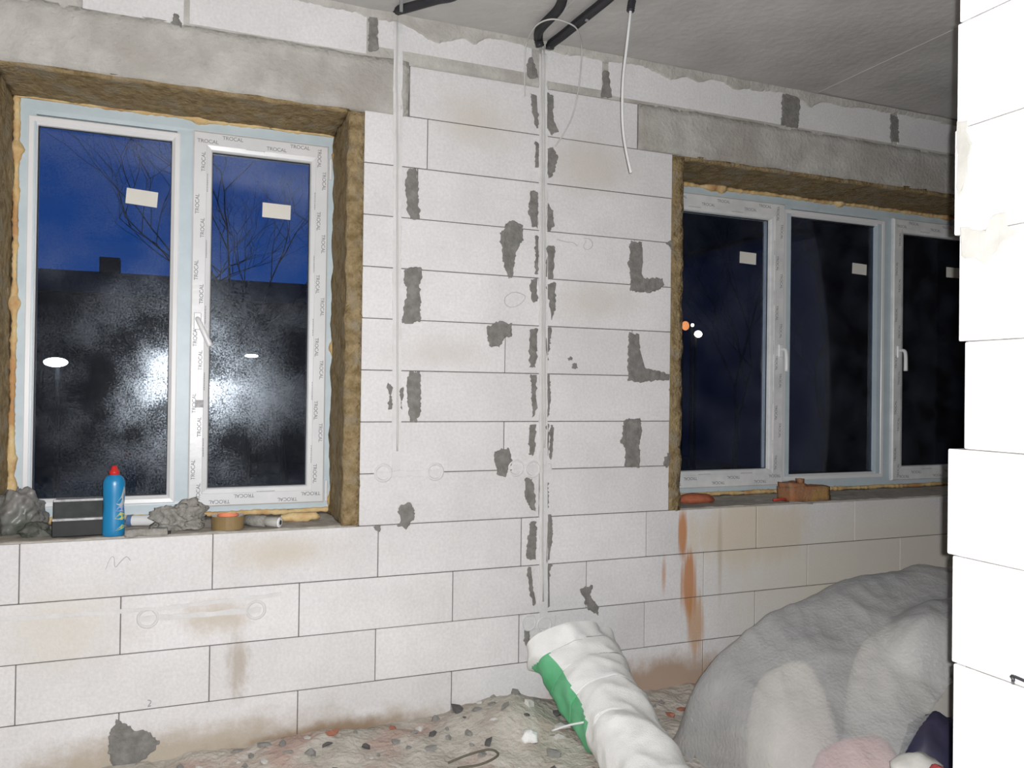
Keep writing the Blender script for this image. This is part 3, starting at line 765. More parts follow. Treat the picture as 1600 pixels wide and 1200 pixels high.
# white tube end behind it
p = sill(232, 826)
wt = tag(empty('white_tube', (p.x, p.y+0.05, SZ)), 'short white tube lying behind the dusty bar on the left sill', 'tube')
bm = bmesh.new(); tube(bm, [Vector((-0.06, 0.03, 0.020)), Vector((0.055, 0.0, 0.020))], 0.019, 18); obj('tube_body', bm, PVC, wt, False)
bm = bmesh.new(); tube(bm, [Vector((-0.075, 0.034, 0.020)), Vector((-0.058, 0.0295, 0.020))], 0.021, 18); obj('tube_cap', bm, mat('dull_blue_cap', (0.12, 0.2, 0.36), rough=0.5), wt, False)
p = sill(274, 830)
crumple('crumpled_glove', (0.15, 0.09, 0.095), 5.1, GREYDUST, 1.1, 2.8, 5, 'crumpled dusty grey work glove between white tube and tape roll', 'glove', (p.x, p.y+0.06, SZ-0.002))
# roll of brown tape with an orange core
p = sill(357, 829)
tr_ = tag(empty('tape_roll', (p.x, p.y+0.055, SZ)), 'brown packing tape roll with orange core lying flat on the left sill', 'tape')
TAPE = mat('brown_tape', (0.20, 0.135, 0.055), (0.27, 0.19, 0.09), rough=0.25, scale=5, spec=0.5)
def annulus(bm, r0, r1, z0, z1, seg=36):
    prof = [(r0, z0), (r1, z0), (r1, z1), (r0, z1)]
    L = [[bm.verts.new((r*math.cos(2*math.pi*k/seg), r*math.sin(2*math.pi*k/seg), z)) for k in range(seg)] for r, z in prof]
    for i in range(4):
        A, B = L[i], L[(i+1) % 4]
        for k in range(seg): bm.faces.new([A[k], A[(k+1) % seg], B[(k+1) % seg], B[k]])
bm = bmesh.new(); annulus(bm, 0.0385, 0.058, 0, 0.048); obj('tape_winding', bm, TAPE, tr_)
bm = bmesh.new(); annulus(bm, 0.0355, 0.0383, 0.0005, 0.051); obj('core', bm, mat('orange_card', (0.85, 0.24, 0.12), (0.9, 0.36, 0.2), rough=0.7), tr_)
# foam gun tube lying on its side with the open end towards the room
p = sill(425, 827)
ft = tag(empty('sealant_tube', (p.x, p.y+0.03, SZ)), 'dusty grey tube with round open end lying right of the tape roll', 'tube')
bm = bmesh.new(); a, b_ = Vector((-0.085, 0.075, 0.022)), Vector((0.03, 0.0, 0.019)); tube(bm, [a, a.lerp(b_, .6)], 0.021, 18); obj('dusty_end', bm, GREYDUST, ft, True)
bm = bmesh.new(); tube(bm, [a.lerp(b_, .55), b_], 0.0175, 18); obj('tube_body', bm, mat('pale_grey_tube', (0.45, 0.44, 0.40), (0.36, 0.35, 0.31), rough=0.5, scale=30), ft, True)
d = (b_-a).normalized()
bm = bmesh.new(); tube(bm, [b_-d*0.004, b_+d*0.002, b_+d*0.003], 0, 18, True, lambda t, i: (0.019, 0.019, 0.016)[i]); obj('rim', bm, PVC, ft, True)
bm = bmesh.new(); tube(bm, [b_+d*0.0029, b_+d*0.0036], 0.009, 16); obj('bore_shade_disc', bm, mat('painted_bore_shade', (0.05, 0.05, 0.05), rough=0.8), ft, True)  # solid dark disc paints the shade inside the tube's open end
# lump of set foam at the right corner of the sill
p = sill(478, 818)
bm = bmesh.new()
tube(bm, [Vector((-0.075, 0, 0.016)) + Vector((0.0165*k, 0.010*noise.noise((k*.7, 2, 1)), 0.006*noise.noise((k*.6, 5, 1)))) for k in range(10)], 0, 10, True, lambda t, i: 0.009+0.011*math.sin(math.pi*min(1, max(0.03, t)))+0.004*noise.noise((i*1.3, 9, 0)))
o = tag(obj('foam_lump', bm, FOAM, None, True), 'yellow lump of set mounting foam in the right corner of the left sill', 'foam'); o.location = (p.x-0.01, p.y+0.085, SZ-0.003)
# ------------------------------------------------------------------ things on the right sill
BRICK = mat('orange_brick', (0.52, 0.17, 0.09), (0.42, 0.13, 0.07), rough=0.95, scale=25, bump=0.004, bscale=90, spec=0.1)
BRICKD = mat('dirty_brick', (0.40, 0.17, 0.08), (0.30, 0.20, 0.13), rough=0.95, scale=12, bump=0.005, bscale=80, spec=0.1, c3=(0.42, 0.25, 0.09), c3scale=9)
p = sill(1096, 786)
o = lump('brick_shard', (0.21, 0.10, 0.050), 4.2, BRICK, None, 0.22, 3, 2.0); o.location = (p.x+0.01, p.y+0.055, SZ-0.004)
tag(o, 'flat orange-red brick shard at the left end of the right windowsill', 'brick')
p = sill(1272, 783)
bk = tag(empty('broken_brick', (p.x, p.y+0.07, SZ)), 'broken dirty orange brick standing mid-sill under the right window', 'brick')
rough_slab('brick_body', -0.125, 0.115, -0.055, 0.055, -0.002, 0.066, BRICKD, bk, 0.005, 0.02, 20, 2)
rough_slab('mortar_stub', -0.125, -0.025, -0.050, 0.045, 0.060, 0.086, BRICKD, bk, 0.006, 0.02, 22, 5)
rough_slab('mortar_chip', -0.055, -0.025, -0.030, 0.0, 0.080, 0.108, BRICKD, bk, 0.004, 0.012, 25, 8)
p = sill(1222, 783)
bm = bmesh.new(); tube(bm, [Vector((-0.045, 0, 0.006)), Vector((0.0, 0.004, 0.007)), Vector((0.05, 0, 0.006))], 0.0065, 8); o = obj('red_marker', bm, mat('dull_red_plastic', (0.5, 0.06, 0.04), rough=0.5), None, True); o.location = (p.x, p.y+0.01, SZ)
tag(o, 'small red stick lying on the right sill left of the broken brick', 'stick')
p = sill(1258, 788)
bm = bmesh.new(); tube(bm, [Vector((-0.05, 0.05, 0.006)), Vector((0.03, -0.02, 0.006))], 0.004, 8); o = obj('steel_rod', bm, mat('dull_steel', (0.3, 0.29, 0.3), rough=0.5), None, True); o.location = (p.x, p.y-0.0, SZ)
tag(o, 'thin grey metal rod poking out in front of the broken brick', 'rod')

# ------------------------------------------------------------------ conduits and cables from the ceiling
def corrugated(name, pts, r, label, n=10):
    s = spline(pts, n)
    # resample finely so that every rib of the hose shows
    L = [0.0]
    for a, b_ in zip(s[:-1], s[1:]): L.append(L[-1]+(b_-a).length)
    step = 0.0045; out = []; t = 0.0; i = 0
    while t < L[-1]:
        while L[i+1] < t: i += 1
        out.append(s[i].lerp(s[i+1], (t-L[i])/max(1e-6, L[i+1]-L[i]))); t += step
    bm = bmesh.new(); tube(bm, out, r, 10, True, lambda t_, k: r*(1.0 if k % 2 else 0.86))
    return tag(obj(name, bm, CONDUIT, None, True), label, 'conduit', 'black conduits under the ceiling')
ZR = ZC-0.0245
def ceil(px, py, dz=0.0): return on_z(px, py, ZR-dz)
a, b_ = ceil(622, 17), ceil(680, 0)
corrugated('corrugated_conduit', [on_y(620, 21, -0.018), on_y(622, 16, -0.03), a+Vector((0.02, -0.03, 0)), b_, b_+(b_-a)*0.6, b_+Vector((0.10, -0.35, 0)), b_+Vector((0.10, -1.4, 0))], 0.0185, 'black corrugated conduit on the ceiling above the left window corner')
q0 = on_y(844, 73, -0.024)
corrugated('corrugated_conduit', [q0, on_y(841, 58, -0.034), ceil(845, 44), ceil(868, 20), ceil(876, 8), ceil(880, -6), ceil(888, -40), ceil(888, -40)+Vector((0.02, -0.3, 0)), ceil(888, -40)+Vector((0.02, -1.2, 0))], 0.0195, 'left one of two black conduits meeting above the mid-wall chase')
q1 = on_y(859, 77, -0.024)
corrugated('corrugated_conduit', [q1, on_y(861, 69, -0.036), ceil(878, 56), ceil(905, 34), ceil(945, 2), ceil(985, -32), ceil(985, -32)+Vector((0.05, -0.3, 0)), ceil(985, -32)+Vector((0.05, -1.2, 0))], 0.0195, 'right one of two black conduits meeting above the mid-wall chase')
y0_ = -0.46
corrugated('corrugated_conduit', [on_y(985, 18, y0_), on_y(987, 4, y0_), on_y(990, -6, y0_), ceil(1004, -22), ceil(1040, -50), ceil(1040, -50)+Vector((0.08, -0.3, 0)), ceil(1040, -50)+Vector((0.08, -1.2, 0))], 0.016, 'short black conduit end with a white cable hanging from it')
clip_m = mat('grey_clip', (0.28, 0.28, 0.28), rough=0.5)
for (px, py), lab in (((627, 9), 'small grey clip on the conduit above the left window'), ((917, 24), 'small grey clip on the right conduit above the mid-wall chase')):
    c = ceil(px, py); bm = bmesh.new(); box(bm, c.x-0.006, c.x+0.006, c.y-0.004, c.y+0.004, c.z-0.0225, ZC-0.001, 0.001)
    tag(obj('conduit_clip', bm, clip_m), lab, 'clip', 'conduit clips')
bm = bmesh.new()
tube(bm, spline([on_y(986, 8, y0_), on_y(984, 30, y0_), on_y(979, 75, y0_+.01), on_y(974, 120, y0_+.02), on_y(972.5, 165, y0_+.03), on_y(974, 205, y0_+.03), on_y(979, 238, y0_+.02), on_y(986, 270, y0_)], 8), 0.0055, 10)
tag(obj('hanging_cable', bm, CABLE, None, True), 'white cable hanging free from the ceiling between the windows', 'cable')
yl = -0.07
bm = bmesh.new()
tube(bm, spline([on_y(820, 150, -0.008), on_y(820, 100, -0.02), on_y(823, 66, -0.05), ceil(838, 40, 0.022), ceil(862, 30, 0.026), ceil(888, 36, 0.026), ceil(903, 48, 0.024), on_y(909, 75, yl), on_y(907, 115, -0.05), on_y(902, 150, -0.04), on_y(893, 185, -0.02), on_y(880, 210, -0.012), on_y(868, 228, -0.006)], 8), 0.003, 6)
tag(obj('wire_loop', bm, WIRE, None, True), 'thin white wire looped around the conduits above the chase', 'wire')

# ------------------------------------------------------------------ white sack with green lining, slumped against the wall
SACK = mat('white_woven_sack', (0.84, 0.84, 0.82), (0.74, 0.74, 0.71), rough=0.55, scale=5, detail=6, bump=0.002, bscale=220, spec=0.4)
GREEN = mat('green_sack_print', (0.10, 0.42, 0.19), (0.17, 0.50, 0.28), rough=0.5, scale=6)
sack = tag(empty('woven_sack', (1.45, -0.3, 0.0)), 'white woven sack with a green side slumped against the wall', 'sack')
SACK_AXIS = [(1.475, -0.10, 0.300), (1.485, -0.15, 0.245), (1.495, -0.25, 0.185), (1.488, -0.40, 0.135), (1.467, -0.58, 0.105), (1.424, -0.78, 0.09), (1.388, -0.95, 0.08)]
def sack_pt(u, t):
    """t 0 at the open top to 1 at the bottom, u once around"""
    k = SACK_AXIS
    f = t*(len(k)-1); i = min(int(f), len(k)-2); c = Vector(k[i]).lerp(Vector(k[i+1]), f-i)
    ax = (Vector(k[min(i+2, len(k)-1)])-Vector(k[max(i-1, 0)])).normalized()
    side = ax.cross(Vector((0, 0, 1))).normalized(); up = side.cross(ax).normalized()
    hw = 0.172 - 0.085*t
    hh = 0.055+0.060*math.sin(math.pi*min(1, 0.15+t*0.8))
    a = 2*math.pi*u
    ca, sa = math.cos(a), math.sin(a)
    sq = 1/max(1e-3, (abs(ca)**2.6+abs(sa)**2.6)**(1/2.6))
    p = c + side*hw*ca*sq - up*-hh*sa*sq
    w = 0.020*(1-2*abs(noise.noise((p*4.2)+Vector((2, 0, 0))))) + 0.007*(1-2*abs(noise.noise(p*11.0))) + 0.0015*noise.noise(p*40)
    if t < 0.28: w += 0.045*(0.28-t)/0.28*(1-2*abs(noise.noise((p*9.0)+Vector((9, 3, 0)))))
    p += (p-c).normalized()*w
    p.z = max(p.z, 0.01)
    p.y = min(p.y, -0.012)
    return p
NU, NTt = 96, 110
G = [[sack_pt(i/NU, j/NTt) for i in range(NU)] for j in range(NTt+1)]
def sack_mesh(sel, name, m, lift=0.0):
    bm = bmesh.new(); vv = {}
    def V(j, i):
        i %= NU
        if (j, i) not in vv:
            p = G[j][i].copy()
            if lift:
                cc = sum((G[j][q] for q in range(0, NU, 8)), Vector())/(NU/8)
                p += (p-cc).normalized()*lift
            p -= Vector(sack.location)
            vv[(j, i)] = bm.verts.new(p)
        return vv[(j, i)]
    for j in range(NTt):
        for i in range(NU):
            if sel(i/NU, j/NTt): bm.faces.new([V(j, i), V(j, i+1), V(j+1, i+1), V(j+1, i)])
    return obj(name, bm, m, sack, True)
def green(u, t):
    uu = (u+0.5) % 1.0-0.5
    q = noise.noise((uu*9, t*9, 4))*0.05
    return -0.20+q < uu < 0.115+q*0.7-0.10*t and 0.15+q*1.5 < t < 0.62
sack_mesh(lambda u, t: not green(u, t), 'body', SACK)
sack_mesh(green, 'green_side', GREEN)

# string hanging from the sack
p = on_y(915, 1128, -0.50); q = on_y(862, 1142, -0.40)
bm = bmesh.new(); tube(bm, spline([p, p.lerp(q, .5)+Vector((0, 0, 0.004)), q], 5), 0.004, 6)
obj('tie_string', bm, PVC, sack, True).location = -Vector(sack.location)

# ------------------------------------------------------------------ heap under dirty plastic sheeting
RIDGE = [(1.68, 0.0), (1.71, 0.10), (1.735, 0.25), (1.81, 0.335), (2.06, 0.48), (2.44, 0.585), (2.86, 0.62), (3.10, 0.58), (3.30, 0.42), (3.42, 0.10), (3.46, 0.0)]
def lerp_tab(t, x):
    if x <= t[0][0]: return t[0][1]
    for (a, va), (b_, vb) in zip(t[:-1], t[1:]):
        if x <= b_: return va+(vb-va)*(x-a)/(b_-a)
    return t[-1][1]
def sst(a, b_, x):
    t = min(1, max(0, (x-a)/(b_-a))); return t*t*(3-2*t)
def heap_raw(x, y):
    r = lerp_tab(RIDGE, x + 0.05*(y+0.7) + 0.02*noise.noise((y*5, 1, 7)))
    back = sst(-0.46, -0.60, y)
    front = lerp_tab([(-1.62, 0.0), (-1.56, 0.16), (-1.40, 0.40), (-1.15, 0.62), (-0.95, 0.80), (-0.80, 0.93), (-0.68, 1.0), (0, 1.0)], y)
    h = r*back*front
    # a fat bag near the front, on top of the rest
    d = math.sqrt(((x-2.62)/0.37)**2+((y+0.98)/0.20)**2)
    if d < 1: h = max(h, 0.30+0.27*(1-d**3.0)**0.5)
    return h
def heap_h(x, y, sm=0.03):
    h = (heap_raw(x, y)*2+heap_raw(x+sm, y)+heap_raw(x-sm, y)+heap_raw(x, y+sm)+heap_raw(x, y-sm))/6
    if h < 0.02: return 0.012
    q = Vector((x, y, 0))
    fold = (1-2*abs(noise.noise(q*3.2+Vector((3, 1, 0)))))*0.014 + (1-2*abs(noise.noise(Vector((x*9-y*4, y*5+x*2, 2)))))*0.007 + 0.003*noise.noise(q*22)
    return max(0.012, h + fold*min(1, h/0.12))
def heap_hit(px, py):
    d = ray(px, py); t = 1.5
    while t < 5:
        p = CAM + d*t
        if p.z < heap_h(p.x, p.y): return p
        t += 0.01
    return CAM+d*3
def sheet_mat():
    m, n, l, b, out = new_mat('dirty_plastic_sheet')
    g = n.new('ShaderNodeNewGeometry')
    t = n.new('ShaderNodeTexNoise'); t.inputs['Scale'].default_value = 4; t.inputs['Detail'].default_value = 8; l.new(g.outputs['Position'], t.inputs['Vector'])
    r = n.new('ShaderNodeValToRGB'); l.new(t.outputs[0], r.inputs[0])
    r.color_ramp.elements[0].position = 0.35; r.color_ramp.elements[0].color = (0.47, 0.48, 0.49, 1)
    r.color_ramp.elements[1].position = 0.66; r.color_ramp.elements[1].color = (0.64, 0.64, 0.62, 1)
    l.new(r.outputs[0], b.inputs['Base Color']); b.inputs['Roughness'].default_value = 0.30
    b.inputs['Specular IOR Level'].default_value = 0.45
    bt = n.new('ShaderNodeTexNoise'); bt.inputs['Scale'].default_value = 85; bt.inputs['Detail'].default_value = 5; l.new(g.outputs['Position'], bt.inputs['Vector'])
    bp = n.new('ShaderNodeBump'); bp.inputs['Distance'].default_value = 0.006; bp.inputs['Strength'].default_value = 0.8; l.new(bt.outputs[0], bp.inputs['Height']); l.new(bp.outputs[0], b.inputs['Normal'])
    tr = n.new('ShaderNodeBsdfTransparent'); tr.inputs[0].default_value = (0.95, 0.95, 0.95, 1)
    mx = n.new('ShaderNodeMixShader'); mx.inputs[0].default_value = 0.52
    l.new(b.outputs[0], mx.inputs[1]); l.new(tr.outputs[0], mx.inputs[2]); l.new(mx.outputs[0], out.inputs['Surface'])
    return m
cutA, cutB = heap_hit(1476, 1092), heap_hit(1424, 1166)
def cut_side(x, y):
    return (cutB.x-cutA.x)*(y-cutA.y)-(cutB.y-cutA.y)*(x-cutA.x)
s_in = cut_side(2.2, -0.7)
def kept(x, y):
    return cut_side(x, y)*s_in > 0 or y > cutA.y+0.10 or x < cutB.x-0.05
bm = bmesh.new(); vv = {}
nx, ny = 190, 130; hx0, hx1, hy0, hy1 = 1.63, 3.48, -1.63, -0.33
def HV(i, j):
    if (i, j) not in vv:
        x, y = hx0+(hx1-hx0)*i/nx, hy0+(hy1-hy0)*j/ny
        vv[(i, j)] = bm.verts.new((x, y, heap_h(x, y)))
    return vv[(i, j)]
for i in range(nx):
    for j in range(ny):
        x, y = hx0+(hx1-hx0)*(i+.5)/nx, hy0+(hy1-hy0)*(j+.5)/ny
        if heap_raw(x, y) > 0.006 and kept(x, y): bm.faces.new([HV(i, j), HV(i+1, j), HV(i+1, j+1), HV(i, j+1)])
cell = 0.012
t_ = (cutB-cutA); t_.z = 0; Lc = t_.length; t_.normalize(); n__ = Vector((-t_.y, t_.x, 0))
bm.verts.ensure_lookup_table()
for v in bm.verts:                       # draw the cut edge out straight
    if not v.is_boundary: continue
    d_ = v.co-cutA; d_.z = 0; u_ = d_.dot(t_); w_ = d_.dot(n__)
    if -0.02 < u_ < Lc+0.05 and abs(w_) < 0.02: v.co -= n__*w_; v.co.z += 0.012
sheet = tag(obj('plastic_sheet', bm, sheet_mat(), None, True), 'dirty grey translucent plastic sheeting draped over a heap at lower right', 'sheet')
# what lies under it: bags and bricks, seen dimly through the sheet
def under_bag(cx, cyy, rx, ry, m, label, gap=0.03, rot=0.0):
    bm = bmesh.new(); N = 28; g = []
    ca, sa = math.cos(rot), math.sin(rot)
    for i in range(N+1):
        row_ = []
        for k in range(48):
            a = 2*math.pi*k/48; rr = (i/N)
            sq = 1/(abs(math.cos(a))**4+abs(math.sin(a))**4)**0.25
            u, v = rx*rr*math.cos(a)*sq, ry*rr*math.sin(a)*sq
            x, y = cx+u*ca-v*sa, cyy+u*sa+v*ca
            low = min(heap_h(x+dx, y+dy) for dx in (-.02, 0, .02) for dy in (-.02, 0, .02))
            row_.append((x, y, max(0.03, (low-gap)*(1-rr**6)**0.5 if rr < 1 else 0.03)))
        g.append(row_)
    V = [[bm.verts.new(q) for q in r_] for r_ in g[1:]]
    c0 = bm.verts.new(g[0][0])
    for k in range(48): bm.faces.new([c0, V[0][k], V[0][(k+1) % 48]])
    for i in range(len(V)-1):
        for k in range(48): bm.faces.new([V[i][k], V[i+1][k], V[i+1][(k+1) % 48], V[i][(k+1) % 48]])
    bot = [bm.verts.new((v.co.x, v.co.y, 0.02)) for v in V[-1]]
    for k in range(48): bm.faces.new([V[-1][k], bot[k], bot[(k+1) % 48], V[-1][(k+1) % 48]])
    bm.faces.new(bot)
    return tag(obj('cement_bag', bm, m, None, True), label, 'bag', 'bags under the sheeting')
KRAFT = mat('beige_paper_bag', (0.80, 0.74, 0.65), (0.70, 0.64, 0.55), rough=0.8, scale=6)
KRAFT2 = mat('grey_paper_bag', (0.66, 0.63, 0.57), (0.56, 0.54, 0.49), rough=0.8, scale=6)
h1 = heap_hit(1255, 1065); h2 = heap_hit(1420, 985)
under_bag(h1.x-0.01, h1.y+0.04, 0.135, 0.15, KRAFT, 'pale beige bag showing through the middle of the plastic sheeting', 0.025, -0.3)
under_bag(h2.x+0.06, h2.y+0.085, 0.22, 0.12, KRAFT2, 'grey-beige bag bulging under the sheeting beside the glaring partition', 0.03, 0.1)
REDB = mat('red_brick', (0.78, 0.46, 0.43), (0.70, 0.40, 0.37), rough=0.95, scale=18)
h3 = heap_hit(1318, 1165)
under_bag(h3.x+0.04, h3.y-0.03, 0.15, 0.10, REDB, 'pink bag showing through the lower middle of the plastic sheeting', 0.015, -0.3)
# in the gap below the sheet's lifted corner
c = (cutA+cutB)/2
nv = on_y(1474, 1140, -1.21)
NAVY = mat('navy_plastic', (0.02, 0.025, 0.06), (0.035, 0.03, 0.05), rough=0.5, scale=8)
crumple('navy_gap_filler', (0.28, 0.17, 0.34), 2.2, NAVY, 0.25, 2.0, 4, 'dark navy plastic bag put in to darken the gap under the sheeting corner', 'bag', (nv.x, nv.y, 0.02))  # bag put in so that the gap under the sheet reads dark
p = on_y(1432, 1190, c.y-0.22)
o = lump('plaster_chunk', (0.15, 0.10, 0.09), 3.7, mat('pale_chunk', (0.55, 0.54, 0.5), (0.47, 0.45, 0.42), rough=0.9, scale=20), None, 0.25, 3); o.location = (p.x, p.y, max(0.03, p.z-0.05)); tag(o, 'pale grey chunk at the lower right under the sheeting corner', 'chunk')
p = on_y(1466, 1196, c.y-0.30)
o = lump('red_rag', (0.06, 0.05, 0.06), 6.1, mat('red_cloth', (0.55, 0.10, 0.10), (0.4, 0.06, 0.07), rough=0.8, scale=20), None, 0.3, 3); o.location = (p.x, p.y, max(0.02, p.z-0.05)); tag(o, 'small red rag at the bottom beside the glaring partition', 'rag')

# ------------------------------------------------------------------ rubble along the wall
RUB = [mat('rubble_grey', (0.30, 0.29, 0.27), (0.20, 0.195, 0.18), rough=0.95, scale=30), mat('rubble_white', (0.62, 0.60, 0.57), (0.5, 0.48, 0.45), rough=0.95, scale=30), mat('rubble_brick', (0.40, 0.16, 0.10), (0.30, 0.14, 0.1), rough=0.95, scale=30), mat('rubble_dark', (0.07, 0.07, 0.075), (0.14, 0.13, 0.12), rough=0.9, scale=30)]
RN = [('mortar_chunk', 'lump of grey mortar rubble on the floor along the wall', 'grey mortar rubble'), ('block_chunk', 'white crumb of aerated block on the floor along the wall', 'white block rubble'), ('brick_chunk', 'red-brown brick fragment on the floor along the wall', 'brick rubble'), ('stone_chip', 'dark stone chip on the floor along the wall', 'dark stone chips')]
lib = {}
for kind in range(4):
    for s_ in range(3):
        o = lump(RN[kind][0], (1, 0.8, 0.6), kind*5+s_*2.3+1.1, RUB[kind], None, 0.75, 1, 1.7, True); lib[(kind, s_)] = o.data; bpy.data.objects.remove(o)
rnd = random.Random(11)
PLACED = [(on_z(806, 1172, 0.09).x, on_z(806, 1172, 0.09).y, 0.08), (on_z(828, 1130, 0.09).x, on_z(828, 1130, 0.09).y, 0.06)]
def chunk(kind, x, y, sz):
    for k_ in range(30):
        if all(math.hypot(x-a, y-b_) > (sz+r_)*0.80 for a, b_, r_ in PLACED): break
        x += rnd.uniform(-0.05, 0.05); y = min(-0.035, y+rnd.uniform(-0.05, 0.05))
    else: return
    PLACED.append((x, y, sz))
    o = bpy.data.objects.new(RN[kind][0], lib[(kind, rnd.randrange(3))]); C.objects.link(o)
    o.location = (x, y, floor_z(x, y)-0.12*sz); o.scale = (sz*rnd.uniform(.8, 1.3), sz*rnd.uniform(.8, 1.3), sz*rnd.uniform(.7, 1.1)); o.rotation_euler = (rnd.uniform(-.3, .3), rnd.uniform(-.3, .3), rnd.uniform(0, 6.28))
    where = 'under the left window' if x < 0.45 else 'along the wall between window and sack' if x < 0.98 else 'in the heap left of the white sack' if x < 1.6 else 'between the sack and the sheeting'
    tag(o, RN[kind][1].replace('along the wall', where), 'rubble', RN[kind][2]+' '+where)
for i in range(70):
    x = rnd.uniform(-0.55, 1.30); y = -0.03-abs(rnd.gauss(0, 0.16)); chunk(rnd.choice((0, 0, 0, 1, 1, 2, 3)), x, y, rnd.uniform(0.015, 0.05))
for i in range(34):
    x = rnd.gauss(1.17, 0.09); y = -0.05-abs(rnd.gauss(0.07, 0.09)); chunk(rnd.choice((0, 0, 1, 1, 3)), x, y, rnd.uniform(0.03, 0.085))
for i in range(12):
    x = rnd.uniform(1.72, 1.95); y = -0.06-abs(rnd.gauss(0.0, 0.12)); chunk(rnd.choice((2, 2, 0)), x, y, rnd.uniform(0.03, 0.09))
p = on_z(745, 1185, 0.05)
bm = bmesh.new(); tube(bm, spline([on_z(700, 1192, 0.04), on_z(730, 1180, 0.06), on_z(765, 1171, 0.07), on_z(778, 1180, 0.06), on_z(752, 1194, 0.05), on_z(715, 1200, 0.05)], 8), 0.004, 6)
tag(obj('floor_wire', bm, mat('dull_dark_wire', (0.13, 0.12, 0.09), rough=0.7), None, True), 'dark loop of wire lying in the rubble left of the sack', 'wire')
for i, (a, lab) in enumerate((((806, 1172, 0.10, 0.09), 'large torn white plastic scrap in the rubble left of the sack'), ((828, 1130, 0.06, 0.06), 'small torn white plastic scrap right against the sack'))):
    p = on_z(a[0], a[1], 0.09)
    crumple('plastic_scrap', (a[2], a[3]*0.8, 0.05), 4.4+i*3, SACK, 0.5, 3, 3, lab, 'scrap', (p.x, p.y, floor_z(p.x, p.y)-0.005))

# ------------------------------------------------------------------ outside at dusk
GROUND = mat('dark_garden_soil', (0.02, 0.02, 0.018), (0.03, 0.03, 0.027), rough=0.95, scale=0.8)
g_ = tag(boxobj('ground_outside', -60, 90, 0.6, 140, -0.9, -0.6, GROUND), 'dark ground outside the windows', kind='structure')
HW = mat('dark_house_wall', (0.022, 0.022, 0.026), (0.016, 0.016, 0.02), rough=0.9, scale=2); HR = mat('dark_roof', (0.012, 0.012, 0.016), rough=0.9)
hs = tag(empty('neighbour_house', (-1.6, 22, -0.6)), 'dark low house with chimney silhouetted beyond the left window', 'house')
a, b_ = on_y(-140, 430, 22).x+1.6, on_y(640, 430, 22).x+1.6
ez = on_y(160, 455, 18).z+0.6; rz_ = on_y(160, 425, 22).z+0.6
boxobj('wall', a+0.3, b_-0.3, -3.6, 3.6, 0, ez, HW, hs)
bm = bmesh.new()
V = [bm.verts.new(q) for q in ((a, -4.0, ez-0.05), (b_, -4.0, ez-0.05), (b_, 0, rz_), (a, 0, rz_), (a, 4.0, ez-0.05), (b_, 4.0, ez-0.05))]
for q in ((0, 1, 2, 3), (3, 2, 5, 4), (0, 3, 4), (1, 5, 2), (0, 4, 5, 1)): bm.faces.new([V[i] for i in q])
obj('roof', bm, HR, hs)
cx = on_y(172, 430, 22).x+1.6
boxobj('chimney', cx-0.25, cx+0.25, -0.25, 0.25, rz_-0.4, on_y(172, 404, 22).z+0.6, HR, hs)
for wx in (a+2.2, a+5.4):
    f = boxobj('window', wx-0.6, wx+0.6, -3.66, -3.58, 1.2, 2.5, HR, hs)
# lamps out there, and a glowing ball for a glare spot
LM = emit_mat('glow_white', (0.85, 0.93, 1.0), 30.0); LW = emit_mat('lamp_warm', (1.0, 0.82, 0.55), 14.0); LO = emit_mat('lamp_orange', (1.0, 0.35, 0.12), 1.2)
def lamp(px, py, y, r, m, label, squash=(1, 1, 1), post=True, name='outside_glow'):
    c = on_y(px, py, y)
    t = tag(empty(name, (c.x, c.y, -0.6)), label, 'lamp', 'lamps outside')
    bm = bmesh.new(); bmesh.ops.create_uvsphere(bm, u_segments=16, v_segments=10, radius=r)
    for v in bm.verts: v.co = Vector((v.co.x*squash[0], v.co.y*squash[1], v.co.z*squash[2]+c.z+0.6))
    obj('bulb', bm, m, t, True)
    bm = bmesh.new(); tube(bm, [(0, r*1.2, 0), (0, r*1.2, c.z+0.6+r*squash[2])], 0.035, 8); obj('post', bm, HR, t)
lamp(87, 566, 12, 0.21, LM, 'bright white glowing ball standing in for the glare in the left pane of the left window', (0.85, 0.5, 0.36))  # glowing ball added to stand in for the glare spot in this pane
lamp(393, 556, 13, 0.10, LM, 'small white lamp beyond the sash of the left window', (1.2, 0.5, 0.3))
lamp(1091, 522, 14, 0.10, LW, 'warm white lamp beyond the left pane of the right window', (1.1, 0.6, 0.85))
lamp(1071, 509, 14.6, 0.12, LO, 'dim orange lamp just left of the warm lamp outside', (0.9, 0.6, 1.0))
lamp(1082, 508, 14.3, 0.04, LW, 'tiny warm lamp above the warm white lamp outside', (1, 1, 1))
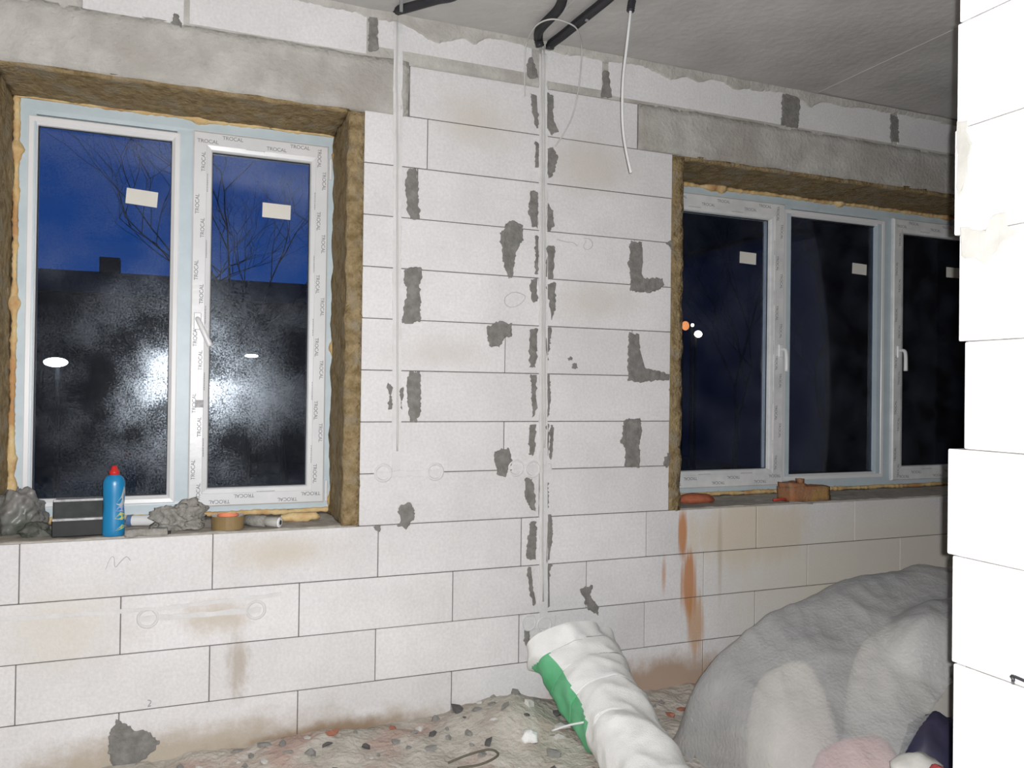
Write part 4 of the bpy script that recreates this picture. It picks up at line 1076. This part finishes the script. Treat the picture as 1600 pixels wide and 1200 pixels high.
# bare trees
BARK = mat('dark_bark', (0.035, 0.032, 0.03), (0.05, 0.046, 0.04), rough=0.95, scale=8)
def tree(px, y, h, seed, label, spread=0.55, depth=6):
    rn = random.Random(seed); base = on_y(px, 603, y); base.z = -0.6
    t = tag(empty('bare_tree', base), label, 'tree', 'bare trees outside')
    bt, bb = bmesh.new(), bmesh.new()
    def grow(p, d, L, r, k):
        pts = [p]; q = p.copy(); dd = d.copy()
        for i in range(3):
            dd = (dd + Vector((rn.uniform(-.16, .16), rn.uniform(-.16, .16), rn.uniform(-.03, .12)))).normalized(); q = q + dd*L/3; pts.append(q.copy())
        tube(bt if k == 0 else bb, pts, r, 6 if k < 2 else 4, k == 0, lambda s, i: r*(1-0.4*s))
        if k >= depth: return
        for i in range(3 if k < 4 else 2):
            ax = Vector((rn.uniform(-1, 1), rn.uniform(-1, 1), rn.uniform(-.2, .6))).normalized()
            grow(pts[-1] if i < 2 else pts[2], (dd*0.75+ax*spread).normalized(), L*rn.uniform(.62, .82), r*0.58, k+1)
    grow(Vector((0, 0, 0)), Vector((0, 0, 1)), h*0.28, h*0.007, 0)
    obj('trunk', bt, BARK, t, True); obj('branches', bb, BARK, t, False)
tree(385, 15, 9.5, 3, 'bare tree beyond the middle of the left window sash', 0.6)
tree(450, 9, 8.5, 4, 'bare tree beyond the right edge of the left window', 0.6)
tree(1150, 10, 7.5, 5, 'bare tree beyond the left pane of the right window', 0.6)
tree(1290, 7, 7.0, 6, 'bare tree beyond the middle pane of the right window', 0.6)
# dark evergreens behind them
LEAF = mat('dark_foliage', (0.018, 0.025, 0.018), (0.03, 0.035, 0.028), rough=0.9, scale=4)
def evergreen(x, y, w, h, seed, label):
    rn = random.Random(seed)
    t = tag(empty('evergreen', (x, y, -0.6)), label, 'tree', 'dark evergreens outside')
    vs_, fs_ = [], []
    for i in range(5200):
        z = h*rn.random()**0.8; f = z/h
        r = w*(0.55+0.6*math.sin(math.pi*min(1, f*0.9+0.12)))*(1-f**3)*math.sqrt(rn.random())*(1+0.3*noise.noise((math.sin(i)*2, z*1.5, seed)))
        a = rn.uniform(0, 6.283); c = Vector((r*math.cos(a), r*math.sin(a), z+0.1)); s_ = rn.uniform(.10, .24)
        b0 = len(vs_)
        for k in range(3): vs_.append(c+Vector((rn.uniform(-1, 1), rn.uniform(-1, 1), rn.uniform(-1, 1)))*s_)
        fs_.append((b0, b0+1, b0+2))
    me = bpy.data.meshes.new('foliage'); me.from_pydata([tuple(v) for v in vs_], [], fs_); link('foliage', me, LEAF, t)
    bm = bmesh.new(); tube(bm, [(0, 0, 0), (0, 0, h*0.8)], 0.12, 8); obj('trunk', bm, BARK, t, True)
def P(px, y): return on_y(px, 603, y).x
evergreen(P(1100, 22), 22, 2.4, 5.2, 3, 'dark evergreen beyond the left pane of the right window')
h2_ = tag(empty('added_dark_house', (P(1380, 15), 15, -0.6)), 'tall dark house added to darken the view beyond the middle and right panes', 'house')  # house added to block the sky so these panes stay dark
x0_, x1_ = P(1222, 13)-P(1380, 15), P(1640, 13)-P(1380, 15)
boxobj('wall', x0_, x1_, -2, 4, 0, 6.2, mat('night_house_wall', (0.09, 0.08, 0.13), (0.07, 0.06, 0.10), rough=0.95, scale=1.5), h2_)
bm = bmesh.new()
V = [bm.verts.new(q) for q in ((x0_-.3, -2.4, 6.0), (x1_+.3, -2.4, 6.0), (x1_+.3, 1, 9.0), (x0_-.3, 1, 9.0), (x0_-.3, 4.4, 6.0), (x1_+.3, 4.4, 6.0))]
for q in ((0, 1, 2, 3), (3, 2, 5, 4), (0, 3, 4), (1, 5, 2), (0, 4, 5, 1)): bm.faces.new([V[i] for i in q])
obj('roof', bm, HR, h2_)
for k in range(4):
    for zz in (1.2, 4.0):
        boxobj('window', x0_+1.5+k*2.8, x0_+2.6+k*2.8, -2.04, -1.96, zz, zz+1.4, HR, h2_)
